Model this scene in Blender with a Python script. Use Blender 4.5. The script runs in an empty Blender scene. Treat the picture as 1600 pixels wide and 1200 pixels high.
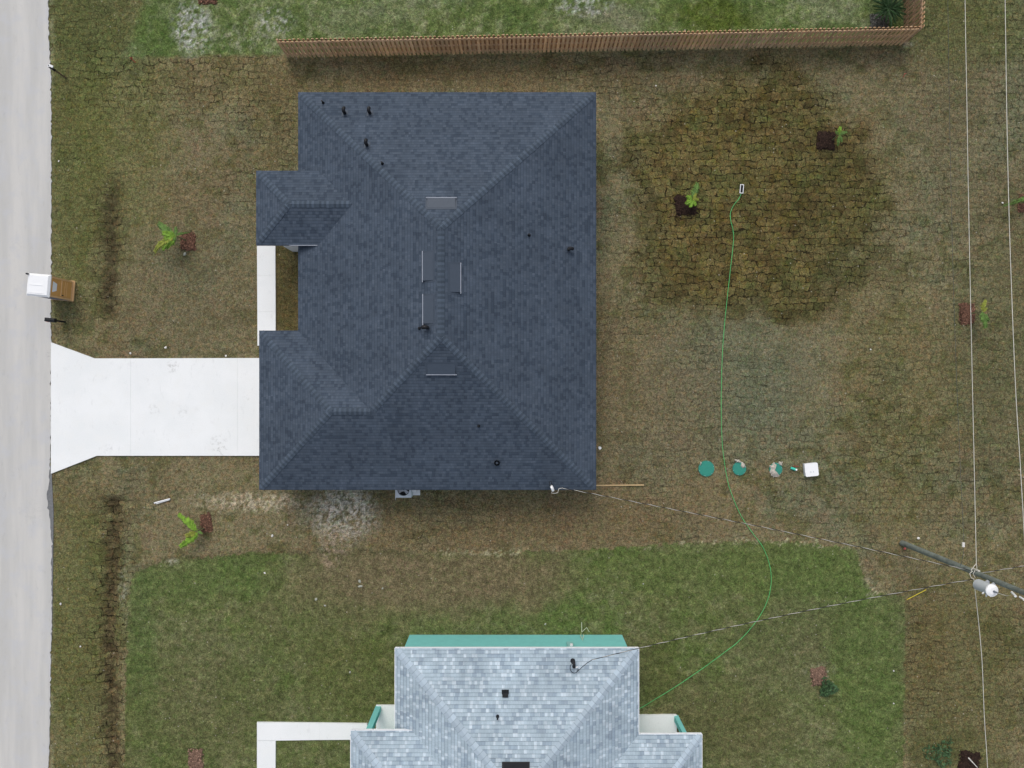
import bpy, bmesh, math, random
import numpy as np
from mathutils import Vector, Matrix
random.seed(7); RNG = np.random.RandomState(11)
sc = bpy.context.scene
R = math.radians
# ------------------------------------------------------------------ camera, world, sun, exposure
CAM_H = 40.0
F = 1110.0                      # focal length in photo pixels (1600 wide)
cam_d = bpy.data.cameras.new('camera'); cam = bpy.data.objects.new('camera', cam_d)
sc.collection.objects.link(cam); sc.camera = cam
cam.location = (0, 0, CAM_H); cam.rotation_euler = (0, 0, 0)
cam_d.sensor_width = 36; cam_d.lens = F / 1600 * 36; cam_d.clip_end = 5000; cam_d.clip_start = .5
SUN_EL, SUN_AZ = R(52), R(-14)      # azimuth from +Y (north), clockwise positive
w = bpy.data.worlds.new('World'); sc.world = w; w.use_nodes = True
nt = w.node_tree; nt.nodes.clear()
wo = nt.nodes.new('ShaderNodeOutputWorld'); bg = nt.nodes.new('ShaderNodeBackground')
sky = nt.nodes.new('ShaderNodeTexSky'); sky.sky_type = 'NISHITA'; sky.sun_disc = False
sky.sun_elevation = SUN_EL; sky.sun_rotation = SUN_AZ; sky.dust_density = 4; sky.air_density = 1.2
hs = nt.nodes.new('ShaderNodeHueSaturation'); hs.inputs['Saturation'].default_value = .5
nt.links.new(sky.outputs[0], hs.inputs['Color']); nt.links.new(hs.outputs[0], bg.inputs[0])
bg.inputs[1].default_value = .147; nt.links.new(bg.outputs[0], wo.inputs[0])
sd = bpy.data.lights.new('sun', 'SUN'); sun = bpy.data.objects.new('sun', sd); sc.collection.objects.link(sun)
sd.energy = .72; sd.angle = R(24); sd.color = (1, .96, .9)
sdir = Vector((math.sin(SUN_AZ) * math.cos(SUN_EL), math.cos(SUN_AZ) * math.cos(SUN_EL), math.sin(SUN_EL)))
sun.rotation_euler = sdir.to_track_quat('Z', 'Y').to_euler(); sun.location = (0, 0, 60)
sc.view_settings.view_transform = 'Standard'; sc.view_settings.look = 'None'
sc.view_settings.gamma = 1; sc.view_settings.exposure = 0.05
sc.render.engine = 'CYCLES'

# ------------------------------------------------------------------ helpers
def W(px, py, h=0.0):
    s = (CAM_H - h) / F
    return Vector(((px - 800) * s, (600 - py) * s, h))
def lin(r, g, b, k=1.0):
    f = lambda c: (c / 255 / 12.92) if c / 255 <= .04045 else ((c / 255 + .055) / 1.055) ** 2.4
    return (f(r) * k, f(g) * k, f(b) * k, 1)
class MB:
    def __init__(s): s.v = []; s.f = []; s.uv = []; s.c = []; s.sm = []
    def face(s, pts, uv=None, col=1.0, smooth=False):
        i = len(s.v); s.v += [tuple(p) for p in pts]; s.f.append(list(range(i, i + len(pts))))
        s.uv.append(uv or [(0, 0)] * len(pts)); s.c.append(col); s.sm.append(smooth)
    def box(s, c, size, rz=0.0, M=None, col=1.0):
        hx, hy, hz = size[0] / 2, size[1] / 2, size[2] / 2
        m = M or (Matrix.Translation(Vector(c)) @ Matrix.Rotation(rz, 4, 'Z'))
        p = [m @ Vector((x * hx, y * hy, z * hz)) for x in (-1, 1) for y in (-1, 1) for z in (-1, 1)]
        for q in ((0, 1, 3, 2), (4, 6, 7, 5), (0, 4, 5, 1), (2, 3, 7, 6), (0, 2, 6, 4), (1, 5, 7, 3)):
            s.face([p[k] for k in q], col=col)
    def tube(s, pts, r, n=6, caps=True, col=1.0, r1=None):
        pts = [Vector(p) for p in pts]; rings = []
        for i, p in enumerate(pts):
            d = (pts[min(i + 1, len(pts) - 1)] - pts[max(i - 1, 0)]).normalized()
            a = Vector((0, 0, 1)) if abs(d.z) < .9 else Vector((1, 0, 0))
            u = d.cross(a).normalized(); v = d.cross(u)
            rr = r if r1 is None else r + (r1 - r) * i / (len(pts) - 1)
            rings.append([p + (u * math.cos(2 * math.pi * k / n) + v * math.sin(2 * math.pi * k / n)) * rr for k in range(n)])
        i0 = len(s.v)
        for rg in rings: s.v += [tuple(q) for q in rg]
        for i in range(len(pts) - 1):
            for k in range(n):
                a = i0 + i * n + k; b = i0 + i * n + (k + 1) % n
                s.f.append([a, b, b + n, a + n]); s.uv.append([(0, 0)] * 4); s.c.append(col); s.sm.append(True)
        if caps:
            for rg, rev in ((rings[0], True), (rings[-1], False)): s.face(rg[::-1] if rev else rg, col=col)
    def cyl(s, c, r, h, n=16, col=1.0, r1=None):
        s.tube([c, (c[0], c[1], c[2] + h)], r, n, True, col, r1)
    def prism(s, poly, z0, z1, col=1.0, bottom=True):
        n = len(poly); ar = sum(poly[i][0] * poly[(i + 1) % n][1] - poly[(i + 1) % n][0] * poly[i][1] for i in range(n))
        if ar < 0: poly = poly[::-1]
        s.face([(x, y, z1) for x, y in poly], col=col)
        if bottom: s.face([(x, y, z0) for x, y in poly[::-1]], col=col)
        for i in range(n):
            a, b = poly[i], poly[(i + 1) % n]
            s.face([(a[0], a[1], z0), (b[0], b[1], z0), (b[0], b[1], z1), (a[0], a[1], z1)], col=col)
    def build(s, name, m, parent=None, org=None):
        o0 = Vector(org) if org is not None else Vector((0, 0, 0))
        me = bpy.data.meshes.new(name); me.from_pydata([tuple(Vector(p) - o0) for p in s.v], [], s.f)
        fl = []; cl = []
        for u, c in zip(s.uv, s.c):
            for q in u: fl += [q[0], q[1]]; cl += [c, c, c, 1]
        me.uv_layers.new(name='UVMap'); me.color_attributes.new('tint', 'FLOAT_COLOR', 'CORNER')
        me.uv_layers['UVMap'].data.foreach_set('uv', fl); me.color_attributes['tint'].data.foreach_set('color', cl)
        me.polygons.foreach_set('use_smooth', s.sm)
        me.materials.append(m); me.update()
        o = bpy.data.objects.new(name, me); sc.collection.objects.link(o)
        if parent is not None:
            o.parent = parent
            if org is None: o.matrix_parent_inverse = parent_inv(parent)
        elif org is not None: o.location = o0
        return o
def wmat(o):
    m = Matrix.LocRotScale(o.location, o.rotation_euler, o.scale)
    if o.parent: m = wmat(o.parent) @ o.matrix_parent_inverse @ m
    return m
def parent_inv(p): return wmat(p).inverted()
def tag(o, label=None, cat=None, group=None, kind=None):
    if label: o['label'] = label
    if cat: o['category'] = cat
    if group: o['group'] = group
    if kind: o['kind'] = kind
    return o
def thing(name, label, cat, loc, group=None):
    o = bpy.data.objects.new(name, None); sc.collection.objects.link(o); o.location = loc
    o.empty_display_size = .2
    return tag(o, label, cat, group)

# ------------------------------------------------------------------ node helper + materials
class NB:
    def __init__(s, name, rough=.9):
        s.m = bpy.data.materials.new(name); s.m.use_nodes = True; s.t = s.m.node_tree
        s.p = s.t.nodes['Principled BSDF']; s.p.inputs['Roughness'].default_value = rough
        s.p.inputs['Specular IOR Level'].default_value = .25
    def n(s, t, **kw):
        x = s.t.nodes.new('ShaderNode' + t)
        for k, v in kw.items(): setattr(x, k, v)
        return x
    def put(s, sock, v):
        if hasattr(v, 'is_linked') or isinstance(v, bpy.types.NodeSocket): s.t.links.new(v, sock)
        else: sock.default_value = v
    def math(s, op, a, b=0.0, c=0.0, clamp=False):
        x = s.n('Math', operation=op); x.use_clamp = clamp
        s.put(x.inputs[0], a); s.put(x.inputs[1], b)
        if len(x.inputs) > 2: s.put(x.inputs[2], c)
        return x.outputs[0]
    def ss(s, v, a, b, lo=0.0, hi=1.0):
        x = s.n('MapRange', interpolation_type='SMOOTHSTEP'); s.put(x.inputs[0], v)
        x.inputs[1].default_value = a; x.inputs[2].default_value = b; x.inputs[3].default_value = lo; x.inputs[4].default_value = hi
        return x.outputs[0]
    def mr(s, v, a, b, lo, hi):
        x = s.n('MapRange'); s.put(x.inputs[0], v)
        x.inputs[1].default_value = a; x.inputs[2].default_value = b; x.inputs[3].default_value = lo; x.inputs[4].default_value = hi
        return x.outputs[0]
    def mix(s, f, a, b, mode='MIX'):
        x = s.n('Mix', data_type='RGBA', blend_type=mode); s.put(x.inputs[0], f); s.put(x.inputs[6], a); s.put(x.inputs[7], b)
        return x.outputs[2]
    def obj(s): return s.n('TexCoord').outputs['Object']
    def uv(s): return s.n('UVMap').outputs[0]
    def scale(s, v, k):
        x = s.n('VectorMath', operation='MULTIPLY'); s.put(x.inputs[0], v); x.inputs[1].default_value = k if hasattr(k, '__len__') else (k, k, k)
        return x.outputs[0]
    def noise(s, v, sc_, det=3, rough=.55, col=False):
        x = s.n('TexNoise'); s.put(x.inputs['Vector'], v); x.inputs['Scale'].default_value = sc_
        x.inputs['Detail'].default_value = det; x.inputs['Roughness'].default_value = rough
        return x.outputs[1 if col else 0]
    def attr(s, name, out=0): return s.n('Attribute', attribute_name=name).outputs[out]
    def gain(s, col, f):          # multiply a colour by a scalar
        x = s.n('VectorMath', operation='SCALE'); s.put(x.inputs[0], col); s.put(x.inputs['Scale'], f); return x.outputs[0]
    def bump(s, h, dist=.01, st=.6):
        x = s.n('Bump'); s.put(x.inputs['Height'], h); x.inputs['Distance'].default_value = dist; x.inputs['Strength'].default_value = st
        s.t.links.new(x.outputs[0], s.p.inputs['Normal'])
    def done(s, col):
        s.put(s.p.inputs['Base Color'], col); return s.m
def simple(name, col, rough=.7, var=.15, nsc=6, metal=0.0, bump=.0, tint=False):
    b = NB(name, rough); o = b.obj(); n = b.noise(o, nsc, 4, .6)
    f = b.mr(n, .25, .75, 1 - var, 1 + var)
    c = b.gain(tuple(col[:3]), f)
    if tint: c = b.mix(1.0, c, b.attr('tint'), 'MULTIPLY')
    b.p.inputs['Metallic'].default_value = metal
    if bump: b.bump(b.noise(o, nsc * 5, 3), bump, .7)
    return b.done(c)
def shingle(name, base, light, dark, tabw, pl, pd, line, var=.12, rowh=.158):
    b = NB(name, .95); b.p.inputs['Specular IOR Level'].default_value = .12
    uv = b.uv(); sp = b.n('SeparateXYZ'); b.put(sp.inputs[0], uv); u, v = sp.outputs[0], sp.outputs[1]
    rowf = b.math('DIVIDE', v, rowh); row = b.math('FLOOR', rowf); fr = b.math('FRACT', rowf)
    wn = b.n('TexWhiteNoise', noise_dimensions='1D'); b.put(wn.inputs['W'], row); off = b.math('MULTIPLY', wn.outputs[0], 7.3)
    def tabs(wd, seed):
        uu = b.math('DIVIDE', b.math('ADD', u, off), wd); cell = b.math('FLOOR', uu)
        cx = b.n('CombineXYZ'); b.put(cx.inputs[0], cell); b.put(cx.inputs[1], row); cx.inputs[2].default_value = seed
        w2 = b.n('TexWhiteNoise', noise_dimensions='3D'); b.put(w2.inputs['Vector'], cx.outputs[0]); return w2, uu
    t1, uu = tabs(tabw, 1.0); t2, _ = tabs(tabw * 1.63, 5.0)
    a1 = b.math('LESS_THAN', t1.outputs[0], pl); a2 = b.math('GREATER_THAN', t2.outputs[0], 1 - pd); t3, _ = tabs(tabw * 3.7, 9.0)
    c = b.mix(b.math('MULTIPLY', a1, b.mr(t2.outputs[0], 0, 1, .4, 1.0)), base, light); c = b.mix(b.math('MULTIPLY', a2, .85), c, dark)
    g = b.mr(t1.outputs[0], 0, 1, 1 - var, 1 + var); g = b.math('MULTIPLY', g, b.mr(t3.outputs[0], 0, 1, 1 - var * .8, 1 + var * .8))
    big = b.noise(b.obj(), .45, 3); g = b.math('MULTIPLY', g, b.mr(big, .3, .7, .9, 1.1))
    mid = b.noise(b.obj(), 2.2, 3); g = b.math('MULTIPLY', g, b.mr(mid, .3, .7, .93, 1.07))
    gr = b.noise(b.obj(), 60, 2); g = b.math('MULTIPLY', g, b.mr(gr, .3, .7, .85, 1.15))
    ln = b.math('LESS_THAN', fr, .16); gap = b.math('LESS_THAN', b.math('FRACT', uu), .05)
    ln = b.math('MAXIMUM', b.math('MULTIPLY', ln, line), b.math('MULTIPLY', gap, line * .7))
    g = b.math('MULTIPLY', g, b.math('SUBTRACT', 1.0, ln))
    hh = b.math('ADD', b.math('MULTIPLY', fr, -1.0), b.math('MULTIPLY', a2, .15)); b.bump(hh, .006, .5)
    return b.done(b.gain(c, g))
M = {}
M['roof_dark'] = shingle('charcoal shingles', lin(72, 82, 95), lin(83, 93, 106), lin(61, 71, 84), .11, .28, .26, .30, .07)
M['roof_light'] = shingle('light grey shingles', lin(161, 177, 188), lin(201, 214, 224), lin(140, 156, 170), .145, .22, .20, .36, .07, .186)
M['cap_dark'] = simple('dark ridge caps', lin(72, 83, 96), .95, .12, 20, tint=True)
M['cap_light'] = simple('light ridge caps', lin(167, 182, 194), .95, .04, 20, tint=True)
M['flash_dark'] = simple('painted vent metal', lin(64, 74, 87), .5, .06, 5)
M['lip'] = simple('bare drip edge', lin(150, 156, 168), .4, .05, 5)
M['black'] = simple('black plastic', (.012, .013, .016), .5, .2, 6)
M['white'] = simple('white paint', (.78, .79, .80), .5, .04, 3)
M['whiteroof'] = simple('white plastic lid', (.86, .87, .88), .45, .03, 2, bump=.004)
M['wallgrey'] = simple('pale grey stucco', (.60, .62, .64), .9, .05, 3, bump=.004)
M['teal'] = simple('teal stucco', (.20, .56, .53), .9, .05, 3, bump=.004)
M['glass'] = simple('window glass', (.03, .04, .05), .08, .1, 1)
M['garage'] = simple('garage door paint', (.7, .7, .7), .5, .04, 3)
M['fascia_dark'] = simple('dark fascia', lin(95, 100, 110), .6, .08, 3)
M['fascia_white'] = simple('white fascia', (.8, .82, .84), .5, .04, 3)
M['galv'] = simple('galvanised metal', (.55, .58, .62), .4, .15, 12, metal=.3)
M['acgrey'] = simple('air conditioner casing', (.62, .66, .70), .5, .06, 4)
M['cable_al'] = simple('aluminium cable', (.62, .60, .54), .5, .2, 4)
M['cable_bk'] = simple('black cable', (.02, .02, .022), .6, .2, 4)
M['cable_dim'] = simple('weathered dark cable', (.06, .07, .075), .7, .2, 4)
M['hose'] = simple('green hose', (.10, .50, .16), .45, .25, 2)
M['lid'] = simple('green plastic lid', (.035, .245, .185), .55, .08, 7)
M['lidbright'] = simple('bright green plastic', (.06, .55, .42), .5, .1, 7)
M['sand'] = simple('pale sand', (.50, .46, .40), 1, .25, 18, bump=.01)
M['mulch_red'] = simple('red mulch', (.15, .078, .052), 1, .5, 22, bump=.03, tint=True)
M['mulch_dark'] = simple('dark mulch', (.032, .018, .013), 1, .5, 22, bump=.03, tint=True)
M['mulch_pale'] = simple('pale mulch', (.20, .125, .09), 1, .4, 22, bump=.03, tint=True)
M['mulch_grey'] = simple('grey mulch', (.11, .11, .10), 1, .4, 22, bump=.03, tint=True)
M['polewood'] = simple('treated pole wood', (.17, .195, .175), .9, .35, 3, bump=.004)
M['boardwood'] = simple('new lumber', (.50, .36, .19), .8, .15, 9)
M['yellow'] = simple('yellow plastic', (.62, .50, .05), .6, .1, 5)
M['red'] = simple('red ribbon', (.55, .10, .07), .7, .1, 5)
M['tan'] = simple('tan plastic', (.66, .36, .12), .5, .07, 3)
M['tanlight'] = simple('light tan plastic', (.76, .50, .26), .5, .07, 3)
M['toiletgrey'] = simple('grey plastic wall', (.26, .27, .32), .6, .07, 3)
M['label_white'] = simple('pale sign', (.85, .88, .92), .5, .03, 3)
M['stone'] = simple('white scrap', (.72, .70, .66), .8, .15, 20)
M['palestone'] = simple('pale stone', (.36, .37, .31), .9, .2, 20)
M['trunk'] = simple('palm trunk', (.16, .17, .08), .9, .3, 14, bump=.02)
M['brown'] = simple('wooden mailbox post', (.17, .125, .08), .9, .2, 9)
def leafmat(name, col):
    b = NB(name, .6); n = b.noise(b.obj(), 3.5, 3); c = b.gain(col[:3], b.mr(n, .3, .7, .7, 1.3))
    c = b.mix(1.0, c, b.attr('tint'), 'MULTIPLY'); return b.done(c)
M['leaf_bright'] = leafmat('bright green frond', (.16, .29, .03))
M['leaf_yellow'] = leafmat('yellow green frond', (.23, .26, .04))
M['leaf_mid'] = leafmat('mid green frond', (.10, .18, .04))
M['leaf_dark'] = leafmat('dark green frond', (.022, .055, .016))
M['leaf_shrub'] = leafmat('shrub leaves', (.042, .085, .034))
def woodmat():
    b = NB('cedar pickets', .85); o = b.obj()
    n = b.noise(b.scale(o, (14, 14, 1.4)), 1, 4); c = b.gain((.60, .385, .215), b.mr(n, .3, .7, .72, 1.28))
    n2 = b.noise(o, .5, 3); c = b.mix(b.ss(n2, .4, .65, 0, .55), c, (.50, .38, .26, 1))
    return b.done(b.mix(1.0, c, b.attr('tint'), 'MULTIPLY'))
M['picket'] = woodmat()
M['rail'] = simple('fence rail wood', (.42, .29, .19), .9, .2, 6)

# ------------------------------------------------------------------ numpy noise
def vnoise(x, y, seed):
    r = np.random.RandomState(seed).rand(256, 256)
    xi = np.floor(x).astype(int); yi = np.floor(y).astype(int); fx = x - xi; fy = y - yi
    fx = fx * fx * (3 - 2 * fx); fy = fy * fy * (3 - 2 * fy)
    g = lambda a, c: r[a % 256, c % 256]
    return (g(xi, yi) * (1 - fx) + g(xi + 1, yi) * fx) * (1 - fy) + (g(xi, yi + 1) * (1 - fx) + g(xi + 1, yi + 1) * fx) * fy
def fbm(x, y, seed, o=4):
    s = 0; a = 1; t = 0
    for k in range(o): s = s + a * vnoise(x * 2 ** k + 13.7 * k, y * 2 ** k + 5.1 * k, seed + k); t += a; a *= .55
    return s / t
def sst(v, a, b):
    t = np.clip((v - a) / (b - a), 0, 1); return t * t * (3 - 2 * t)
def inpoly(px, py, poly):
    ins = np.zeros(px.shape, bool); n = len(poly)
    for i in range(n):
        x0, y0 = poly[i]; x1, y1 = poly[(i + 1) % n]
        if y0 == y1: continue
        c = ((y0 > py) != (y1 > py)) & (px < (x1 - x0) * (py - y0) / (y1 - y0) + x0); ins ^= c
    return ins.astype(float)
def L3(r, g, b): return np.array(lin(r, g, b)[:3])
# what grows where (albedo only), as a function of the ground position in photo-scale units
FENCE_L, FENCE_C = (449, 88), (1412, 68.5)
def fence_y(px): return FENCE_L[1] + (px - FENCE_L[0]) * (FENCE_C[1] - FENCE_L[1]) / (FENCE_C[0] - FENCE_L[0])
S_LAWN = [(203, 905), (215, 892), (255, 876), (330, 870), (395, 864), (500, 866), (600, 862), (700, 864), (820, 862), (905, 860),
          (960, 856), (1060, 850), (1140, 846), (1240, 846), (1290, 853), (1335, 856), (1345, 880), (1352, 905), (1366, 926), (1413, 932),
          (1414, 1010), (1413, 1100), (1410, 1400), (190, 1400), (194, 1100), (197, 1000)]
def ditch(px, py):
    c = 174 + 5 * np.sin(py / 90) + (fbm(py / 24 + px * 0, px / 60, 17, 3) - .5) * 16; px = px + (fbm(px / 9, py / 9, 19, 2) - .5) * 9
    a = np.exp(-(np.abs(px - c) / 13) ** 2.4)
    m = sst(py, 255, 330) * (1 - sst(py, 492, 506)) * .75 + sst(py, 772, 786)
    return a * np.clip(m, 0, 1), np.exp(-((px - c) / 30) ** 2) * np.clip(m, 0, 1)
def ground_color(px, py):
    X = px / 27.75; Y = py / 27.75
    wx = (fbm(X * .7, Y * .7, 3) - .5) * 46; wy = (fbm(X * .7 + 50, Y * .7, 9) - .5) * 46
    jx = (fbm(X * 3.5, Y * 3.5, 23, 3) - .5) * 12; jy = (fbm(X * 3.5 + 9, Y * 3.5, 29, 3) - .5) * 12
    qx, qy = px + wx + jx, py + wy + jy; ex, ey = px + jx * .8, py + jy * .8
    col = np.zeros(px.shape + (3,)) + L3(112, 104, 80)
    def lay(c, m):
        nonlocal col
        m = np.clip(m, 0, 1)[..., None]; col = col * (1 - m) + L3(*c) * m
    def blob(c, cx, cy, rx, ry, st, soft=.5, sharp=False):
        ax, ay = (ex, ey) if sharp else (qx, qy)
        d = np.sqrt(((ax - cx) / rx) ** 2 + ((ay - cy) / ry) ** 2); lay(c, st * (1 - sst(d, 1 - soft, 1 + soft)))
    n1 = fbm(X * .28, Y * .28, 41); n2 = fbm(X * .28 + 30, Y * .28, 47); n3 = fbm(X * 1.1, Y * 1.1, 53); n4 = fbm(X * 1.3 + 7, Y * 1.3, 59)
    n5 = fbm(X * 3.1, Y * 3.1, 61); n6 = fbm(X * 3.3 + 7, Y * 3.3, 67)
    lay((96, 97, 77), sst(n1, .5, .68) * .7); lay((103, 92, 69), sst(n2, .5, .7) * .65)
    lay((112, 98, 78), sst(n3, .55, .75) * .7); lay((85, 83, 55), sst(n4, .52, .72) * .75)
    lay((86, 93, 72), sst(n5, .6, .8) * .55); lay((118, 108, 88), sst(n6, .62, .85) * .5)
    # regions
    blob((84, 88, 50), 115, 240, 55, 260, .7); blob((82, 88, 48), 120, 1000, 60, 230, .6); blob((90, 92, 54), 195, 200, 70, 180, .55)
    blob((80, 84, 52), 140, 40, 90, 70, .75); blob((98, 92, 72), 300, 460, 110, 110, .5); blob((96, 86, 58), 350, 120, 120, 50, .5)
    blob((98, 88, 60), 430, 200, 50, 80, .5); blob((100, 85, 62), 800, 125, 320, 22, .45)
    blob((94, 97, 80), 1150, 590, 130, 110, .6); blob((88, 84, 50), 1400, 640, 90, 200, .4); blob((106, 96, 76), 1020, 640, 110, 110, .5)
    blob((104, 88, 65), 1000, 800, 150, 60, .4); blob((106, 91, 68), 720, 820, 200, 45, .5); blob((80, 84, 50), 1510, 40, 110, 70, .7)
    blob((92, 90, 72), 1500, 230, 110, 150, .4); blob((78, 80, 56), 1560, 560, 80, 200, .5); blob((84, 82, 50), 1500, 1050, 110, 170, .55)
    blob((104, 90, 62), 1440, 1010, 40, 90, .4); blob((80, 82, 52), 1470, 1170, 60, 35, .6)
    # irrigated mound
    an = np.arctan2(py - 305, px - 1180); lob = 1 + .05 * np.sin(3 * an + 1) + .04 * np.sin(5 * an + 2.2); rr2 = fbm(X * .45 + 8, Y * .45, 91) - .5
    d = np.sqrt(((qx - 1180) / 205) ** 2 + ((qy - 305) / 198) ** 2) / lob + rr2 * .35; wet = 1 - sst(d, .80, 1.13)
    wc = L3(86, 74, 40)[None] * (1 - n3[..., None] * .0)
    lay((92, 80, 48), wet * .80); lay((78, 80, 50), wet * sst(n4, .5, .7) * .6); lay((74, 60, 38), wet * sst(n3, .52, .7) * .6)
    lay((96, 84, 42), wet * sst(n5, .55, .72) * .5); lay((66, 66, 44), sst(qx, 1180, 1300) * wet * sst(n1, .4, .6) * .35)
    ring = np.exp(-((d - .93) / .09) ** 2) * sst(qy, 120, 400); lay((68, 66, 42), ring * .5)
    # bed between the house and the front walk
    lay((80, 72, 46), ((px > 425) & (px < 480) & (py > 380) & (py < 520)).astype(float) * .8)
    # south lawn
    lw = inpoly(ex, ey, S_LAWN)
    base = np.zeros(px.shape + (3,)) + L3(92, 99, 62)
    def mixb(a, c, m): m = np.clip(m, 0, 1)[..., None]; return a * (1 - m) + L3(*c) * m
    base = mixb(base, (82, 98, 52), sst(n2, .42, .62) * .75); base = mixb(base, (104, 104, 76), sst(n1, .45, .65) * .5)
    base = mixb(base, (103, 102, 72), sst(n3, .48, .7) * .5); base = mixb(base, (66, 78, 40), sst(fbm(X * 2.2, Y * 5, 95), .56, .72) * .5); base = mixb(base, (112, 114, 84), sst(n6, .55, .75) * .5); base = mixb(base, (78, 90, 50), sst(n5, .55, .8) * .55)
    def bb(a, c, cx, cy, rx, ry, st): 
        d = np.sqrt(((qx - cx) / rx) ** 2 + ((qy - cy) / ry) ** 2); return mixb(a, c, st * (1 - sst(d, .5, 1.35)))
    for q in (((106, 97, 74), 660, 905, 220, 62, .9), ((106, 96, 73), 790, 900, 100, 45, .5), ((98, 94, 68), 480, 980, 120, 60, .4),
              ((86, 99, 56), 1150, 890, 200, 48, .7), ((85, 99, 57), 1270, 920, 90, 70, .6), ((84, 98, 57), 320, 905, 110, 38, .6), ((76, 94, 52), 215, 980, 30, 130, .55),
              ((92, 92, 66), 1240, 1000, 110, 70, .5), ((88, 86, 58), 1130, 1130, 110, 70, .6), ((90, 90, 62), 330, 1090, 120, 80, .5),
              ((80, 98, 52), 1360, 1060, 60, 160, .6), ((84, 90, 50), 560, 1060, 90, 80, .5), ((80, 86, 48), 1030, 1050, 40, 60, .6), ((88, 92, 60), 250, 1180, 100, 60, .4)):
        base = bb(base, *q)
    col = col * (1 - lw[..., None]) + base * lw[..., None]
    # pale crumbs along the lawn's north edge
    eo = np.abs(inpoly(ex, ey + 5, S_LAWN) - inpoly(ex, ey - 5, S_LAWN))
    lay((150, 145, 118), eo * sst(fbm(X * 9, Y * 9, 37, 2), .56, .74) * sst(fbm(X * .9, Y * .9, 39, 2), .42, .55) * (px > 640) * .95); lay((70, 66, 48), eo * sst(n5, .3, .5) * (px < 640) * .35)
    # north lawn
    nl = np.clip(1 - sst(ey - fence_y(ex) + 4, -3, 5), 0, 1) * sst(ex + (qx - px) * .5 + (ey - 40) * .25, 200, 226) * (1 - sst(ex, 1408, 1414)) * sst(qy, -640, -600)
    nb = np.zeros(px.shape + (3,)) + L3(90, 103, 62)
    nb = mixb(nb, (122, 128, 96), sst(n5, .46, .66) * .75); nb = mixb(nb, (70, 88, 46), sst(n4, .5, .64) * .7); nb = mixb(nb, (128, 130, 108), sst(n1, .5, .66) * .35)
    nb = mixb(nb, (100, 112, 66), sst(n6, .5, .7) * .6)
    for q in (((70, 82, 30), 1110, 25, 70, 34, .75), ((110, 116, 90), 560, 25, 90, 30, .4), ((118, 116, 100), 960, 30, 60, 24, .5),
              ((74, 92, 48), 240, 50, 40, 50, .5), ((50, 66, 32), 1385, 25, 34, 40, .6)): nb = bb(nb, *q)
    col = col * (1 - nl[..., None]) + nb * nl[..., None]
    # bare sand and straw
    for c, cx, cy, rx, ry, st, th in (((176, 176, 172), 300, 42, 34, 46, .95, .42), ((170, 170, 162), 428, 36, 34, 28, .85, .48), ((170, 172, 166), 912, 8, 50, 18, .85, .45),
              ((150, 148, 132), 380, 60, 70, 26, .5, .5), ((168, 162, 152), 535, 800, 60, 50, 1.0, .33), ((140, 124, 108), 520, 856, 26, 36, .8, .4), ((168, 158, 138), 395, 785, 100, 17, .95, .40),
              ((140, 128, 110), 440, 812, 70, 26, .6, .5), ((150, 150, 140), 190, 915, 9, 40, .7, .45), ((160, 158, 140), 268, 878, 12, 6, .9, .3), ((150, 145, 125), 1420, 66, 16, 7, .9, .4),
              ((150, 146, 128), 1360, 920, 12, 18, .8, .5), ((160, 156, 140), 1282, 1050, 26, 14, .7, .5), ((150, 145, 130), 1290, 615, 8, 5, .8, .4), ((140, 136, 110), 730, 862, 26, 6, .9, .4), ((120, 100, 84), 640, 885, 60, 16, .4, .4)):
        d = np.sqrt(((ex - cx) / rx) ** 2 + ((ey - cy) / ry) ** 2); nn = fbm(X * 7.5 + jx * .1, Y * 7.5 + jy * .1, 83, 4)
        lay(c, st * (1 - sst(d, .35, 1.25)) * sst(nn, th - .03, th + .3))
    dd, dw = ditch(px, py); n7 = fbm(X * 6.3, Y * 6.3, 97, 3); lay((86, 74, 54), dd * .85); lay((54, 47, 34), dd * sst(n7, .44, .64) * .85); lay((48, 44, 34), dd * (py < 510) * .5); lay((100, 88, 66), dw * sst(n7, .5, .7) * .4); lay((92, 90, 56), (dw - dd).clip(0) * .25)
    # sandy lip beside the road
    rl = np.exp(-((px - 79) / 4.0) ** 2); lay((120, 118, 92), rl * sst(n4, .45, .6) * .8)
    crack = np.clip(.27 + wet * 1.0 + dw * .75 + sst(n1, .45, .65) * .3 + sst(qx, 1300, 1400) * .1 - sst(py, 480, 620) * .05, 0, 1.2)
    crack = crack * (1 - lw) * (1 - nl); crack = crack * (1 - .55 * (1 - sst(np.sqrt(((qx - 300) / 130) ** 2 + ((qy - 430) / 130) ** 2), .6, 1.2)))
    crack = crack + .45 * sst(px, 90, 140) * (1 - sst(px, 380, 460)) * sst(qy, 70, 95) * (1 - sst(qy, 150, 210)) * (1 - nl)
    return col, crack, lw + nl
def ground_z(x, y, px, py):
    d, dw = ditch(px, py)
    z = -.20 * d * (1 + (fbm(x * 4 + 9, y * 4 + 9, 77, 2) - .5)) - .12 * dw + (fbm(x * .9 + 40, y * .9 + 40, 71, 3) - .5) * .05 + (fbm(x * 5 + 40, y * 5 + 40, 73, 2) - .5) * .03 - .03
    flat = np.maximum.reduce([1 - sst(px, 78, 96), ((px > 60) & (px < 430) & (py > 545) & (py < 725)).astype(float),
                              ((px > 385) & (px < 640) & (py > 1110)).astype(float), ((px > 395) & (px < 436) & (py > 360) & (py < 540)).astype(float)])
    return z * (1 - flat) - .045 * flat

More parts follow.
